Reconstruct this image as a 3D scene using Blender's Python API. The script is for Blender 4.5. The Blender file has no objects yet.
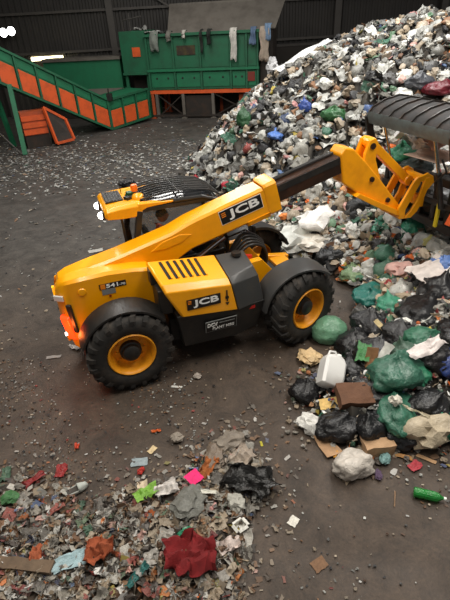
import bpy, bmesh, math, random
import numpy as np
from mathutils import Vector, Matrix, Euler, noise

random.seed(7)
rng = np.random.default_rng(7)
scene = bpy.context.scene
C = scene.collection
PI = math.pi

# ------------------------------------------------------------------ camera
CAM_H, PITCH, ROLL, FPX = 4.6255, 0.5541, 0.0549, 460.93
cd = bpy.data.cameras.new('camera')
cd.sensor_fit = 'HORIZONTAL'
cd.sensor_width = 36.0
cd.lens = 36.0 * FPX / 450.0
cd.clip_end = 200
cam = bpy.data.objects.new('camera', cd)
C.objects.link(cam)
_R0 = Vector((1, 0, 0)); _U0 = Vector((0, math.sin(PITCH), math.cos(PITCH))); _F = Vector((0, math.cos(PITCH), -math.sin(PITCH)))
_R = _R0 * math.cos(ROLL) - _U0 * math.sin(ROLL)
_U = _U0 * math.cos(ROLL) + _R0 * math.sin(ROLL)
_M = Matrix((_R, _U, -_F)).transposed().to_4x4()
_M.translation = Vector((0, 0, CAM_H))
cam.matrix_world = _M
scene.camera = cam

# ------------------------------------------------------------------ world, lights, exposure
world = bpy.data.worlds.new('hall_ambient')
scene.world = world
world.use_nodes = True
bg = world.node_tree.nodes['Background']
bg.inputs['Color'].default_value = (1.0, 0.97, 0.93, 1)
bg.inputs['Strength'].default_value = 0.22
scene.view_settings.view_transform = 'Standard'
scene.view_settings.look = 'None'
scene.view_settings.exposure = 0.0
scene.view_settings.gamma = 1.0
scene.view_settings.use_curve_mapping = False


def area_light(name, loc, size, power, color, target=None):
    l = bpy.data.lights.new(name, 'AREA')
    l.shape = 'RECTANGLE'; l.size = size[0]; l.size_y = size[1]
    l.energy = power; l.color = color
    o = bpy.data.objects.new(name, l)
    C.objects.link(o)
    o.location = loc
    if target is not None:
        o.rotation_euler = (Vector(target) - Vector(loc)).to_track_quat('-Z', 'Y').to_euler()
    return o


# translucent roof lights and lamps of the hall, high above the floor
area_light('roof_light', (-3.0, 4.0, 9.5), (2.2, 6.0), 620, (1.0, 0.94, 0.84))
area_light('roof_light', (4.5, 5.0, 9.5), (2.2, 6.0), 760, (1.0, 0.95, 0.87))
area_light('roof_light', (-4.0, 14.0, 9.5), (2.2, 6.0), 560, (1.0, 0.97, 0.92))
area_light('roof_light', (5.0, 13.5, 9.5), (2.2, 6.0), 740, (1.0, 0.98, 0.95))
area_light('roof_light', (-2.0, 21.0, 9.5), (2.2, 4.0), 380, (1.0, 0.97, 0.92))

# ------------------------------------------------------------------ materials
def lin(c):
    return tuple(((x / 255.0) / 12.92 if x / 255.0 <= 0.04045 else ((x / 255.0 + 0.055) / 1.055) ** 2.4) for x in c)


MATS = {}


def base_mat(name):
    m = bpy.data.materials.new(name)
    m.use_nodes = True
    nt = m.node_tree
    return m, nt, nt.nodes['Principled BSDF']


def mat(name, rgb, rough=0.5, metal=0.0, dirt=0.0, dirt_rgb=(70, 60, 50), scale=6.0, bump=0.0, bscale=30.0, coat=0.0, emit=0.0, alpha=1.0, detail=4.0):
    m, nt, p = base_mat(name)
    col = lin(rgb)
    p.inputs['Roughness'].default_value = rough
    p.inputs['Metallic'].default_value = metal
    p.inputs['Coat Weight'].default_value = coat
    if coat: p.inputs['Coat Roughness'].default_value = 0.15
    p.inputs['Base Color'].default_value = (*col, 1)
    tc = nt.nodes.new('ShaderNodeTexCoord')
    if dirt > 0:
        n = nt.nodes.new('ShaderNodeTexNoise'); n.inputs['Scale'].default_value = scale; n.inputs['Detail'].default_value = detail
        n.inputs['Roughness'].default_value = 0.65
        nt.links.new(tc.outputs['Object'], n.inputs['Vector'])
        r = nt.nodes.new('ShaderNodeValToRGB')
        r.color_ramp.elements[0].position = 0.45; r.color_ramp.elements[1].position = 0.75
        nt.links.new(n.outputs['Fac'], r.inputs['Fac'])
        mu = nt.nodes.new('ShaderNodeMath'); mu.operation = 'MULTIPLY'; mu.inputs[1].default_value = dirt
        nt.links.new(r.outputs['Color'], mu.inputs[0])
        mx = nt.nodes.new('ShaderNodeMix'); mx.data_type = 'RGBA'
        mx.inputs['A'].default_value = (*col, 1); mx.inputs['B'].default_value = (*lin(dirt_rgb), 1)
        nt.links.new(mu.outputs[0], mx.inputs['Factor'])
        nt.links.new(mx.outputs['Result'], p.inputs['Base Color'])
    if bump > 0:
        n2 = nt.nodes.new('ShaderNodeTexNoise'); n2.inputs['Scale'].default_value = bscale; n2.inputs['Detail'].default_value = 5
        nt.links.new(tc.outputs['Object'], n2.inputs['Vector'])
        b = nt.nodes.new('ShaderNodeBump'); b.inputs['Strength'].default_value = bump; b.inputs['Distance'].default_value = 0.02
        nt.links.new(n2.outputs['Fac'], b.inputs['Height'])
        nt.links.new(b.outputs['Normal'], p.inputs['Normal'])
    if emit > 0:
        p.inputs['Emission Color'].default_value = (*col, 1)
        p.inputs['Emission Strength'].default_value = emit
    if alpha < 1: p.inputs['Alpha'].default_value = alpha
    MATS[name] = m
    return m


def object_color_mat(name, rough, bump, bscale, alpha=1.0, trans=0.0, var=0.25):
    """base colour comes from the object's own colour, with a soft mottling"""
    m, nt, p = base_mat(name)
    oi = nt.nodes.new('ShaderNodeObjectInfo')
    tc = nt.nodes.new('ShaderNodeTexCoord')
    n = nt.nodes.new('ShaderNodeTexNoise'); n.inputs['Scale'].default_value = 5.0; n.inputs['Detail'].default_value = 4
    nt.links.new(tc.outputs['Object'], n.inputs['Vector'])
    mr = nt.nodes.new('ShaderNodeMapRange'); mr.inputs['From Min'].default_value = 0.3; mr.inputs['From Max'].default_value = 0.7
    mr.inputs['To Min'].default_value = 1 - var; mr.inputs['To Max'].default_value = 1 + var * 0.4
    nt.links.new(n.outputs['Fac'], mr.inputs['Value'])
    vm = nt.nodes.new('ShaderNodeVectorMath'); vm.operation = 'SCALE'
    nt.links.new(oi.outputs['Color'], vm.inputs[0]); nt.links.new(mr.outputs['Result'], vm.inputs['Scale'])
    nt.links.new(vm.outputs['Vector'], p.inputs['Base Color'])
    p.inputs['Roughness'].default_value = rough
    n2 = nt.nodes.new('ShaderNodeTexNoise'); n2.inputs['Scale'].default_value = bscale; n2.inputs['Detail'].default_value = 3; n2.inputs['Distortion'].default_value = 1.5
    nt.links.new(tc.outputs['Object'], n2.inputs['Vector'])
    b = nt.nodes.new('ShaderNodeBump'); b.inputs['Strength'].default_value = bump; b.inputs['Distance'].default_value = 0.03
    nt.links.new(n2.outputs['Fac'], b.inputs['Height']); nt.links.new(b.outputs['Normal'], p.inputs['Normal'])
    if trans: p.inputs['Transmission Weight'].default_value = trans
    if alpha < 1: p.inputs['Alpha'].default_value = alpha
    MATS[name] = m
    return m


def attr_mat(name, rough, attr='piece_color'):
    m, nt, p = base_mat(name)
    a = nt.nodes.new('ShaderNodeAttribute'); a.attribute_name = attr
    nt.links.new(a.outputs['Color'], p.inputs['Base Color'])
    p.inputs['Roughness'].default_value = rough
    MATS[name] = m
    return m


yellow = mat('yellow_paint', (248, 166, 4), 0.32, dirt=0.18, dirt_rgb=(160, 95, 15), scale=3.0, coat=0.4)
yellow_head = mat('yellow_orange_paint', (252, 166, 6), 0.36, dirt=0.35, dirt_rgb=(190, 105, 10), scale=4.0, coat=0.3)
rimy = mat('rim_paint', (232, 152, 22), 0.45, dirt=0.35, dirt_rgb=(130, 85, 25), scale=9.0)
blackp = mat('black_plastic', (30, 29, 28), 0.42, dirt=0.5, dirt_rgb=(62, 55, 47), scale=5.0, bump=0.1, bscale=60)
darkgrey = mat('dark_grey_plastic', (58, 58, 58), 0.42, dirt=0.4, dirt_rgb=(76, 70, 62), scale=4.0)
chassism = mat('chassis_black', (22, 21, 20), 0.6, dirt=0.6, dirt_rgb=(60, 50, 40), scale=7.0)
rubber = mat('tyre_rubber', (30, 28, 26), 0.8, dirt=0.7, dirt_rgb=(66, 57, 48), scale=7.0, bump=0.2, bscale=40)
steel_dark = mat('dark_steel', (52, 50, 48), 0.4, 0.5, dirt=0.5, dirt_rgb=(82, 58, 42), scale=6.0)
steel_worn = mat('worn_grey_steel', (98, 108, 108), 0.5, 0.1, dirt=0.6, dirt_rgb=(70, 52, 42), scale=5.0)
steel_brown = mat('greased_steel', (52, 36, 28), 0.35, 0.3, dirt=0.5, dirt_rgb=(96, 58, 36), scale=4.0)
chrome = mat('chrome_rod', (190, 190, 188), 0.18, 1.0)
white_print = mat('white_print', (236, 236, 232), 0.5)
black_print = mat('black_print', (22, 18, 16), 0.4)
orange_print = mat('orange_print', (226, 128, 22), 0.5)
grey_print = mat('grey_print', (120, 122, 120), 0.5)
lamp_white = mat('work_lamp_glow', (255, 250, 238), 0.3, emit=9.0)
lamp_red = mat('tail_lamp_red', (255, 60, 16), 0.3, emit=2.2)
lamp_white_lens = mat('white_lens', (215, 215, 210), 0.25)
orange_lens = mat('beacon_orange', (240, 110, 20), 0.25, emit=0.15)
seat_m = mat('seat_vinyl', (35, 35, 37), 0.6)
m, nt, p = base_mat('cab_glass')
p.inputs['Base Color'].default_value = (0.03, 0.035, 0.035, 1); p.inputs['Roughness'].default_value = 0.05; p.inputs['Alpha'].default_value = 0.16
glass = m
m, nt, p = base_mat('roof_glass')
p.inputs['Base Color'].default_value = (0.012, 0.013, 0.015, 1); p.inputs['Roughness'].default_value = 0.12; p.inputs['Alpha'].default_value = 0.85
roofglass = m

green_steel = mat('green_machine_paint', (32, 98, 68), 0.55, dirt=0.65, dirt_rgb=(40, 58, 44), scale=1.6, detail=8)
green_light = mat('green_conveyor_paint', (30, 112, 76), 0.55, dirt=0.4, dirt_rgb=(38, 66, 50), scale=2.0, detail=8)
orange_panel = mat('orange_panel_paint', (222, 92, 40), 0.55, dirt=0.55, dirt_rgb=(120, 58, 34), scale=2.5, detail=8)
orange_dull = mat('orange_frame_paint', (178, 78, 38), 0.6, dirt=0.6, dirt_rgb=(84, 50, 34), scale=3.0)
hopper_grey = mat('hopper_grey_steel', (112, 106, 98), 0.55, 0.2, dirt=0.7, dirt_rgb=(66, 60, 54), scale=1.2, detail=8)
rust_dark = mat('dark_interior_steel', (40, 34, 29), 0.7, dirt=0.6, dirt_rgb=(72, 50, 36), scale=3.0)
clad = mat('dark_cladding', (46, 43, 40), 0.6, dirt=0.5, dirt_rgb=(62, 57, 51), scale=0.7)
rail_m = mat('wall_rail_steel', (78, 74, 70), 0.55, 0.3, dirt=0.4, dirt_rgb=(50, 46, 42), scale=2)
conc = mat('push_wall_concrete', (58, 53, 48), 0.85, dirt=0.7, dirt_rgb=(38, 34, 31), scale=0.8, bump=0.3, bscale=8, detail=8)
tube_glow = mat('fluorescent_glow', (255, 240, 190), 0.4, emit=7.0)
flood_glow = mat('floodlight_glow', (255, 255, 250), 0.4, emit=9.0)
skin_m = mat('skin', (196, 138, 108), 0.55)
hair_m = mat('hair_dark', (38, 28, 22), 0.7)
hivis = mat('hi_vis_orange', (240, 92, 30), 0.6)
trous = mat('work_trousers', (36, 40, 52), 0.8)
bag_m = object_color_mat('bag_film', 0.34, 0.55, 9.0)
bag_thin = object_color_mat('thin_plastic', 0.42, 0.5, 11.0)
matte_m = object_color_mat('paper_card', 0.85, 0.25, 14.0)
cloth_m = object_color_mat('cloth', 0.9, 0.5, 30.0)
hard_m = object_color_mat('hard_plastic', 0.35, 0.12, 8.0, var=0.12)
clear_m = object_color_mat('translucent_plastic', 0.25, 0.3, 12.0, trans=0.35)
wood_m = mat('weathered_wood', (104, 86, 68), 0.85, dirt=0.6, dirt_rgb=(64, 52, 42), scale=8.0, bump=0.3, bscale=20)
debris_m = attr_mat('mixed_waste', 0.6)

# floor: wet dark concrete under trodden dirt
m, nt, p = base_mat('dirty_concrete_floor')
tc = nt.nodes.new('ShaderNodeTexCoord')
def _noise(sc, det, rough=0.6, dist=0.0):
    n = nt.nodes.new('ShaderNodeTexNoise'); n.inputs['Scale'].default_value = sc; n.inputs['Detail'].default_value = det
    n.inputs['Roughness'].default_value = rough; n.inputs['Distortion'].default_value = dist
    nt.links.new(tc.outputs['Object'], n.inputs['Vector']); return n
big = _noise(0.35, 6, 0.6, 0.4); mid = _noise(2.2, 9, 0.78, 0.6); fine = _noise(40.0, 4, 0.7)
sep = nt.nodes.new('ShaderNodeSeparateXYZ'); nt.links.new(tc.outputs['Object'], sep.inputs[0])
mr = nt.nodes.new('ShaderNodeMapRange'); mr.inputs['From Min'].default_value = 5.5; mr.inputs['From Max'].default_value = 11.0
nt.links.new(sep.outputs['Y'], mr.inputs['Value'])
addm = nt.nodes.new('ShaderNodeMath'); addm.operation = 'MULTIPLY_ADD'; addm.inputs[1].default_value = 1.1; nt.links.new(big.outputs['Fac'], addm.inputs[0])
subm = nt.nodes.new('ShaderNodeMath'); subm.operation = 'SUBTRACT'; subm.inputs[1].default_value = 0.55; nt.links.new(mr.outputs['Result'], subm.inputs[0])
nt.links.new(subm.outputs[0], addm.inputs[2]); addm.use_clamp = True
c1 = nt.nodes.new('ShaderNodeMix'); c1.data_type = 'RGBA'
c1.inputs['A'].default_value = (*lin((76, 64, 54)), 1); c1.inputs['B'].default_value = (*lin((80, 77, 74)), 1)   # brown mud / grey concrete
nt.links.new(addm.outputs[0], c1.inputs['Factor'])
r2 = nt.nodes.new('ShaderNodeValToRGB'); r2.color_ramp.elements[0].position = 0.38; r2.color_ramp.elements[1].position = 0.68
r2.color_ramp.elements[0].color = (0.46, 0.44, 0.42, 1); r2.color_ramp.elements[1].color = (1.22, 1.19, 1.15, 1)
nt.links.new(mid.outputs['Fac'], r2.inputs['Fac'])
c2 = nt.nodes.new('ShaderNodeMix'); c2.data_type = 'RGBA'; c2.blend_type = 'MULTIPLY'; c2.inputs['Factor'].default_value = 1.0
nt.links.new(c1.outputs['Result'], c2.inputs['A']); nt.links.new(r2.outputs['Color'], c2.inputs['B'])
r3 = nt.nodes.new('ShaderNodeValToRGB'); r3.color_ramp.elements[0].position = 0.35; r3.color_ramp.elements[1].position = 0.75
r3.color_ramp.elements[0].color = (0.75, 0.75, 0.75, 1); r3.color_ramp.elements[1].color = (1.25, 1.22, 1.18, 1)
nt.links.new(fine.outputs['Fac'], r3.inputs['Fac'])
c3 = nt.nodes.new('ShaderNodeMix'); c3.data_type = 'RGBA'; c3.blend_type = 'MULTIPLY'; c3.inputs['Factor'].default_value = 1.0
nt.links.new(c2.outputs['Result'], c3.inputs['A']); nt.links.new(r3.outputs['Color'], c3.inputs['B'])
nt.links.new(c3.outputs['Result'], p.inputs['Base Color'])
rr = nt.nodes.new('ShaderNodeMapRange'); rr.inputs['From Min'].default_value = 0.35; rr.inputs['From Max'].default_value = 0.65
rr.inputs['To Min'].default_value = 0.5; rr.inputs['To Max'].default_value = 0.85
nt.links.new(big.outputs['Fac'], rr.inputs['Value']); nt.links.new(rr.outputs['Result'], p.inputs['Roughness'])
bmp = nt.nodes.new('ShaderNodeBump'); bmp.inputs['Strength'].default_value = 0.45; bmp.inputs['Distance'].default_value = 0.03
am = nt.nodes.new('ShaderNodeMath'); am.operation = 'MULTIPLY_ADD'; am.inputs[1].default_value = 0.35
nt.links.new(fine.outputs['Fac'], am.inputs[0]); nt.links.new(mid.outputs['Fac'], am.inputs[2])
nt.links.new(am.outputs[0], bmp.inputs['Height']); nt.links.new(bmp.outputs['Normal'], p.inputs['Normal'])
floor_m = m

# ------------------------------------------------------------------ mesh helpers
class MB:
    def __init__(self):
        self.v = []; self.f = []

    def add(self, vs, fs):
        o = len(self.v)
        self.v += [tuple(x) for x in vs]
        self.f += [tuple(i + o for i in q) for q in fs]
        return self

    def box(self, c, s, rot=None):
        hx, hy, hz = s[0] / 2, s[1] / 2, s[2] / 2
        vs = [Vector((x, y, z)) for x in (-hx, hx) for y in (-hy, hy) for z in (-hz, hz)]
        if rot is not None:
            R = rot if isinstance(rot, Matrix) else Euler(rot).to_matrix()
            vs = [R @ q for q in vs]
        c = Vector(c)
        return self.add([q + c for q in vs], [(0, 1, 3, 2), (4, 6, 7, 5), (0, 4, 5, 1), (2, 3, 7, 6), (0, 2, 6, 4), (1, 5, 7, 3)])

    def beam(self, a, b, w, h, up=(0, 0, 1)):
        a = Vector(a); b = Vector(b); d = (b - a); L = d.length; d.normalize()
        s = d.cross(Vector(up))
        if s.length < 1e-4: s = d.cross(Vector((0, 1, 0)))
        s.normalize(); u = s.cross(d)
        vs = [q + s * (i * w / 2) + u * (j * h / 2) for q in (a, b) for i in (-1, 1) for j in (-1, 1)]
        return self.add(vs, [(0, 1, 3, 2), (4, 6, 7, 5), (0, 4, 5, 1), (2, 3, 7, 6), (0, 2, 6, 4), (1, 5, 7, 3)])

    def prism(self, poly, y0, y1):
        n = len(poly)
        vs = [(x, y0, z) for x, z in poly] + [(x, y1, z) for x, z in poly]
        fs = [tuple(range(n)), tuple(range(2 * n - 1, n - 1, -1))]
        fs += [(i, i + n, (i + 1) % n + n, (i + 1) % n) for i in range(n)]
        return self.add(vs, fs)

    def loft(self, loops, cap=True):
        n = len(loops[0]); vs = [q for l in loops for q in l]; fs = []
        for k in range(len(loops) - 1):
            for i in range(n):
                j = (i + 1) % n
                fs.append((k * n + i, k * n + j, (k + 1) * n + j, (k + 1) * n + i))
        if cap:
            fs.append(tuple(range(n - 1, -1, -1))); fs.append(tuple((len(loops) - 1) * n + i for i in range(n)))
        return self.add(vs, fs)

    def tube(self, pts, r, n=8, cap=True):
        pts = [Vector(q) for q in pts]; loops = []
        rs = r if isinstance(r, (list, tuple)) else [r] * len(pts)
        prev = None
        for i, q in enumerate(pts):
            d = (pts[min(i + 1, len(pts) - 1)] - pts[max(i - 1, 0)]).normalized()
            if prev is None:
                s = d.cross(Vector((0, 0, 1)))
                if s.length < 1e-3: s = d.cross(Vector((1, 0, 0)))
            else:
                s = prev - d * prev.dot(d)
            s.normalize(); prev = s; u = s.cross(d)
            loops.append([q + (s * math.cos(a) + u * math.sin(a)) * rs[i] for a in [2 * PI * k / n for k in range(n)]])
        return self.loft(loops, cap)

    def lathe(self, prof, c=(0, 0, 0), axis='z', n=24, cap=False):
        loops = []
        for r, t in prof:
            l = []
            for k in range(n):
                a = 2 * PI * k / n
                if axis == 'y': q = (c[0] + r * math.cos(a), c[1] + t, c[2] + r * math.sin(a))
                elif axis == 'x': q = (c[0] + t, c[1] + r * math.cos(a), c[2] + r * math.sin(a))
                else: q = (c[0] + r * math.cos(a), c[1] + r * math.sin(a), c[2] + t)
                l.append(q)
            loops.append(l)
        return self.loft(loops, cap)

    def mesh(self, name):
        me = bpy.data.meshes.new(name); me.from_pydata(self.v, [], self.f); me.update()
        bm = bmesh.new(); bm.from_mesh(me); bmesh.ops.recalc_face_normals(bm, faces=bm.faces); bm.to_mesh(me); bm.free()
        return me

    def build(self, name, material, parent=None, smooth=None, bevel=0.0):
        me = self.mesh(name)
        return link(name, me, material, parent, smooth, bevel)


def link(name, me, material, parent=None, smooth=None, bevel=0.0):
    if material is not None and not me.materials: me.materials.append(material)
    o = bpy.data.objects.new(name, me); C.objects.link(o)
    if parent is not None: o.parent = parent
    if smooth:
        for q in me.polygons: q.use_smooth = True
        me.set_sharp_from_angle(angle=math.radians(smooth))
    if bevel:
        b = o.modifiers.new('bevel', 'BEVEL'); b.width = bevel; b.segments = 2; b.limit_method = 'ANGLE'; b.angle_limit = math.radians(35)
    return o


def tag(o, label, cat, group=None, kind=None):
    if label: o['label'] = label
    if cat: o['category'] = cat
    if group: o['group'] = group
    if kind: o['kind'] = kind
    return o


def empty(name, loc, rz=0.0, label=None, cat=None, group=None):
    o = bpy.data.objects.new(name, None); C.objects.link(o)
    o.location = loc; o.rotation_euler = (0, 0, rz); o.empty_display_size = 0.2
    return tag(o, label, cat, group)


def text(name, s, size, material, parent, mtx, bold=0.0, shear=0.0, width=1.0, depth=0.003, fit=None):
    cu = bpy.data.curves.new(name, 'FONT'); cu.body = s; cu.size = size; cu.extrude = depth; cu.offset = bold; cu.shear = shear
    cu.align_x = 'CENTER'; cu.align_y = 'CENTER'; cu.resolution_u = 3
    t = bpy.data.objects.new(name, cu); C.objects.link(t)
    dg = bpy.context.evaluated_depsgraph_get(); dg.update()
    me = bpy.data.meshes.new_from_object(t.evaluated_get(dg))
    bpy.data.objects.remove(t); bpy.data.curves.remove(cu)
    co = np.array([v.co[:] for v in me.vertices])
    if fit is not None:
        mn = co.min(0); mx = co.max(0); ce = (mn + mx) / 2
        co = (co - ce) * np.array([fit[0] / (mx[0] - mn[0]), fit[1] / (mx[1] - mn[1]), 1.0])
    else:
        co[:, 0] *= width
    co = [mtx @ Vector(q) for q in co]
    for v, q in zip(me.vertices, co): v.co = q
    me.materials.clear(); me.materials.append(material); me.update()
    return link(name, me, None, parent)


# ------------------------------------------------------------------ waste heap height
FOOT = np.array([(9, 3.0), (5, 3.5), (2.6, 3.75), (1.5, 3.75), (1.0, 4.3), (1.0, 4.9), (1.65, 5.4), (2.25, 6.5), (2.5, 7.6), (1.5, 9.0), (.4, 11),
                 (-1.0, 13.6), (-1.45, 16.0), (-.9, 18.4), (.5, 21), (1.7, 23), (2.9, 25.2), (4, 27.5), (14, 28), (16, 3)], float)


def sdist(x, y, P=FOOT):
    x = np.asarray(x, float); y = np.asarray(y, float)
    d = np.full(x.shape, 1e9); ins = np.zeros(x.shape, bool); n = len(P)
    for i in range(n):
        a = P[i]; b = P[(i + 1) % n]; e = b - a
        t = np.clip(((x - a[0]) * e[0] + (y - a[1]) * e[1]) / (e @ e), 0, 1)
        d = np.minimum(d, np.hypot(x - a[0] - t * e[0], y - a[1] - t * e[1]))
        c = ((a[1] > y) != (b[1] > y)) & (x < (b[0] - a[0]) * (y - a[1]) / (b[1] - a[1] + 1e-12) + a[0])
        ins ^= c
    return np.where(ins, d, -d)


def heap_h(x, y):
    d = np.maximum(sdist(x, y), 0)
    w = np.clip((np.asarray(y) - 8.5) / 5.5, 0, 1); w = w * w * (3 - 2 * w)
    b = 0.10 * np.sin(2.3 * np.asarray(x) + 1.3 * np.asarray(y)) + 0.08 * np.sin(3.7 * np.asarray(y) - 1.9 * np.asarray(x))
    return (1.1 + 3.55 * w) * (1 - np.exp(-np.maximum(d - 0.55 * w, 0) / (1.5 + 2.1 * w))) + 0.22 * w * (1 - np.exp(-d / 0.3)) + b * np.clip(d / 1.5, 0, 1) * (0.4 + 0.9 * w)


def hh(x, y): return float(heap_h(np.array([x]), np.array([y]))[0])


def heap_n(x, y):
    e = 0.15
    return Vector((-(hh(x + e, y) - hh(x - e, y)) / (2 * e), -(hh(x, y + e) - hh(x, y - e)) / (2 * e), 1)).normalized()


def in_view(P, margin=12):
    """only what the photograph's frame can show needs to be built"""
    P = np.atleast_2d(P) - np.array([0, 0, CAM_H])
    z = P @ np.array(_F); x = 225 + FPX * (P @ np.array(_R)) / z; y = 300 - FPX * (P @ np.array(_U)) / z
    return (z > 0.3) & (x > -margin) & (x < 450 + margin * 2.5) & (y > -margin) & (y < 600 + margin)


# ================================================================== SETTING
# floor
nx, ny = 90, 110
xs = np.linspace(-16, 16, nx); ys = np.linspace(-3, 34, ny)
mb = MB(); vs = []
for y in ys:
    for x in xs:
        vs.append((x, y, 0.008 * noise.noise(Vector((x * 1.3, y * 1.3, 0))) - 0.008))
fs = [(j * nx + i, j * nx + i + 1, (j + 1) * nx + i + 1, (j + 1) * nx + i) for j in range(ny - 1) for i in range(nx - 1)]
mb.add(vs, fs)
fl = mb.build('floor', floor_m, smooth=60); tag(fl, 'dark dirty concrete floor of the waste hall', 'floor', kind='structure')

# back wall: corrugated dark cladding above a concrete push wall
wa = Vector((-17.0, 29.2, 0)); wb = Vector((17.0, 31.4, 0))
wd = (wb - wa).normalized(); wn = Vector((wd.y, -wd.x, 0)); WL = (wb - wa).length
def wp(t, out, z): return wa + wd * t + wn * out + Vector((0, 0, z))
mb = MB(); prof = []; t = 0.0; k = 0
while t < WL:
    for dt, o in ((0, 0), (0.14, 0), (0.18, 0.05), (0.30, 0.05)):
        prof.append((t + dt, o))
    t += 0.34
n = len(prof)
mb.add([wp(a, o, 0) for a, o in prof] + [wp(a, o, 11) for a, o in prof], [(i, i + 1, n + i + 1, n + i) for i in range(n - 1)])
wall = mb.build('wall_back', clad); tag(wall, 'dark corrugated cladding wall at the back of the hall', 'wall', kind='structure')
for t in (5.2, 11.6, 17.9, 24.3, 30.5):
    m_ = MB(); m_.beam(wp(t, 0.20, 0), wp(t, 0.20, 11), 0.30, 0.22, up=wn); m_.beam(wp(t, 0.33, 0), wp(t, 0.33, 11), 0.36, 0.03, up=wn)
    m_.build('column', rail_m, wall)
for z in (3.25, 5.15, 7.2):
    m_ = MB(); m_.beam(wp(0, 0.14, z), wp(WL, 0.14, z), 0.16, 0.12); m_.build('wall_rail', rail_m, wall)
m_ = MB()
for a, b, z0, z1 in ((17.9, 24.3, 3.3, 7.1), (11.6, 17.9, 7.1, 3.3)):
    m_.beam(wp(a, 0.22, z0), wp(b, 0.22, z1), 0.09, 0.09)
m_.build('diagonal_brace', rail_m, wall)
# concrete push wall in cast panels
pw = MB(); pw.beam(wp(15.5, 0.5, 1.45), wp(WL, 0.5, 1.45), 0.35, 2.9)
pwo = pw.build('wall_push', conc); tag(pwo, 'low dark concrete push wall behind the waste heap', 'wall', kind='structure')
m_ = MB(); m_.beam(wp(15.5, 0.5, 2.97), wp(WL, 0.5, 2.97), 0.4, 0.12); m_.build('capping_rail', rail_m, pwo)
m_ = MB(); m_.box((-16.6, 14, 5.5), (0.2, 36, 11)); o = m_.build('wall_left', clad); tag(o, 'dark cladding side wall of the hall', 'wall', kind='structure')
for i in range(9):
    m_ = MB(); m_.box((-16.42, -2 + i * 4, 5.5), (0.18, 0.28, 11)); m_.build('column', rail_m, o)

# ------------------------------------------------------------------ lamps on the wall
fr = empty('floodlight', wp(6.15, 0.85, 4.35), 0, 'lit twin-head floodlight high on the dark wall', 'floodlight')
for dx in (-0.2, 0.22):
    m_ = MB(); m_.lathe([(0.05, 0.10), (0.2, 0.08), (0.24, 0.0), (0.22, -0.02)], (dx, 0, 0.05 if dx > 0 else 0.0), 'y', 16, cap=True)
    hd = m_.build('lamp_head', blackp, fr, smooth=40)
    m_ = MB(); m_.lathe([(0.0, -0.05), (0.21, -0.03)], (dx, 0, 0.05 if dx > 0 else 0.0), 'y', 16); m_.build('lens', flood_glow, hd)
m_ = MB(); m_.box((0, 0.28, 0.0), (0.12, 0.5, 0.08)); m_.build('bracket', blackp, fr)
sl = empty('strip_light', wp(7.9, 0.75, 3.02), math.atan2(wd.y, wd.x), 'lit fluorescent strip light fixed along the wall above the conveyor', 'strip light')
m_ = MB(); m_.box((0, 0.12, 0.10), (1.8, 0.16, 0.12)); m_.box((0, 0.36, 0.09), (0.1, 0.5, 0.05)); m_.build('housing', rail_m, sl)
m_ = MB(); m_.lathe([(0.0, -0.85), (0.10, -0.85), (0.10, 0.85), (0.0, 0.85)], (0, 0, 0), 'x', 10); m_.build('tube', tube_glow, sl)
ll = bpy.data.lights.new('strip_light_glow', 'AREA'); ll.shape = 'RECTANGLE'; ll.size = 1.6; ll.size_y = 0.12; ll.energy = 45; ll.color = (1, 0.93, 0.72)
lo = bpy.data.objects.new('strip_light_glow', ll); C.objects.link(lo); lo.parent = sl; lo.location = (0, -0.08, 0); lo.rotation_euler = (math.radians(60), 0, 0)

# ================================================================== CONVEYOR (left)
cpts = [Vector((-3.45, 26.1, 0)), Vector((-5.15, 24.1, 0)), Vector((-8.65, 20.75, 0)), Vector((-11.6, 17.95, 0))]
conv = empty('conveyor', (0, 0, 0), 0, 'green and orange panelled conveyor climbing along the left wall', 'conveyor')
def conv_section(A, B, za0, za1, zb0, zb1, npan, split):
    """side of the belt casing from A to B: bottom z a0->b0, top z a1->b1"""
    d = (B - A); L = d.length; d.normalize(); nrm = Vector((-d.y, d.x, 0))
    if nrm.y > 0: nrm = -nrm
    def P(t, z, o): return A + d * (t * L) + nrm * o + Vector((0, 0, z))
    zb = lambda t: za0 + (zb0 - za0) * t
    zt = lambda t: za1 + (zb1 - za1) * t
    zs = lambda t: zb(t) + (zt(t) - zb(t)) * split
    # casing behind the panels
    m_ = MB()
    m_.loft([[P(t, zb(t) + 0.02, 0), P(t, zt(t), 0), P(t, zt(t), -1.3), P(t, zb(t) + 0.02, -1.3)] for t in (0, 1)])
    m_.build('belt_casing', green_light, conv)
    for i in range(npan):
        t0 = (i + 0.09) / npan; t1 = (i + 0.91) / npan
        m_ = MB(); m_.loft([[P(t, zb(t) + 0.07, 0.0), P(t, zs(t), 0.0), P(t, zs(t), 0.045), P(t, zb(t) + 0.07, 0.045)] for t in (t0, t1)])
        m_.build('orange_panel', orange_panel, conv)
        m_ = MB(); m_.loft([[P(t, zs(t) + 0.07, 0.0), P(t, zt(t) - 0.07, 0.0), P(t, zt(t) - 0.07, 0.03), P(t, zs(t) + 0.07, 0.03)] for t in (t0, t1)])
        m_.build('green_panel', green_light, conv)
    for i in range(npan + 1):
        t = min(max(i / npan, 0.008), 0.992)
        m_ = MB(); m_.loft([[P(t + s, zb(t), 0.0), P(t + s, zt(t) + 0.04, 0.0), P(t + s, zt(t) + 0.04, 0.10), P(t + s, zb(t), 0.10)] for s in (-0.035 / L, 0.035 / L)])
        m_.build('rib', green_steel, conv)
    for f, nm in ((zt, 'top_rail'), (zb, 'bottom_rail')):
        m_ = MB(); m_.beam(P(0, f(0), 0.05), P(1, f(1), 0.05), 0.13, 0.09); m_.build(nm, green_steel, conv)
    m_ = MB(); m_.beam(P(0, zt(0), -1.3), P(1, zt(1), -1.3), 0.1, 0.09); m_.build('far_rail', green_steel, conv)
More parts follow.
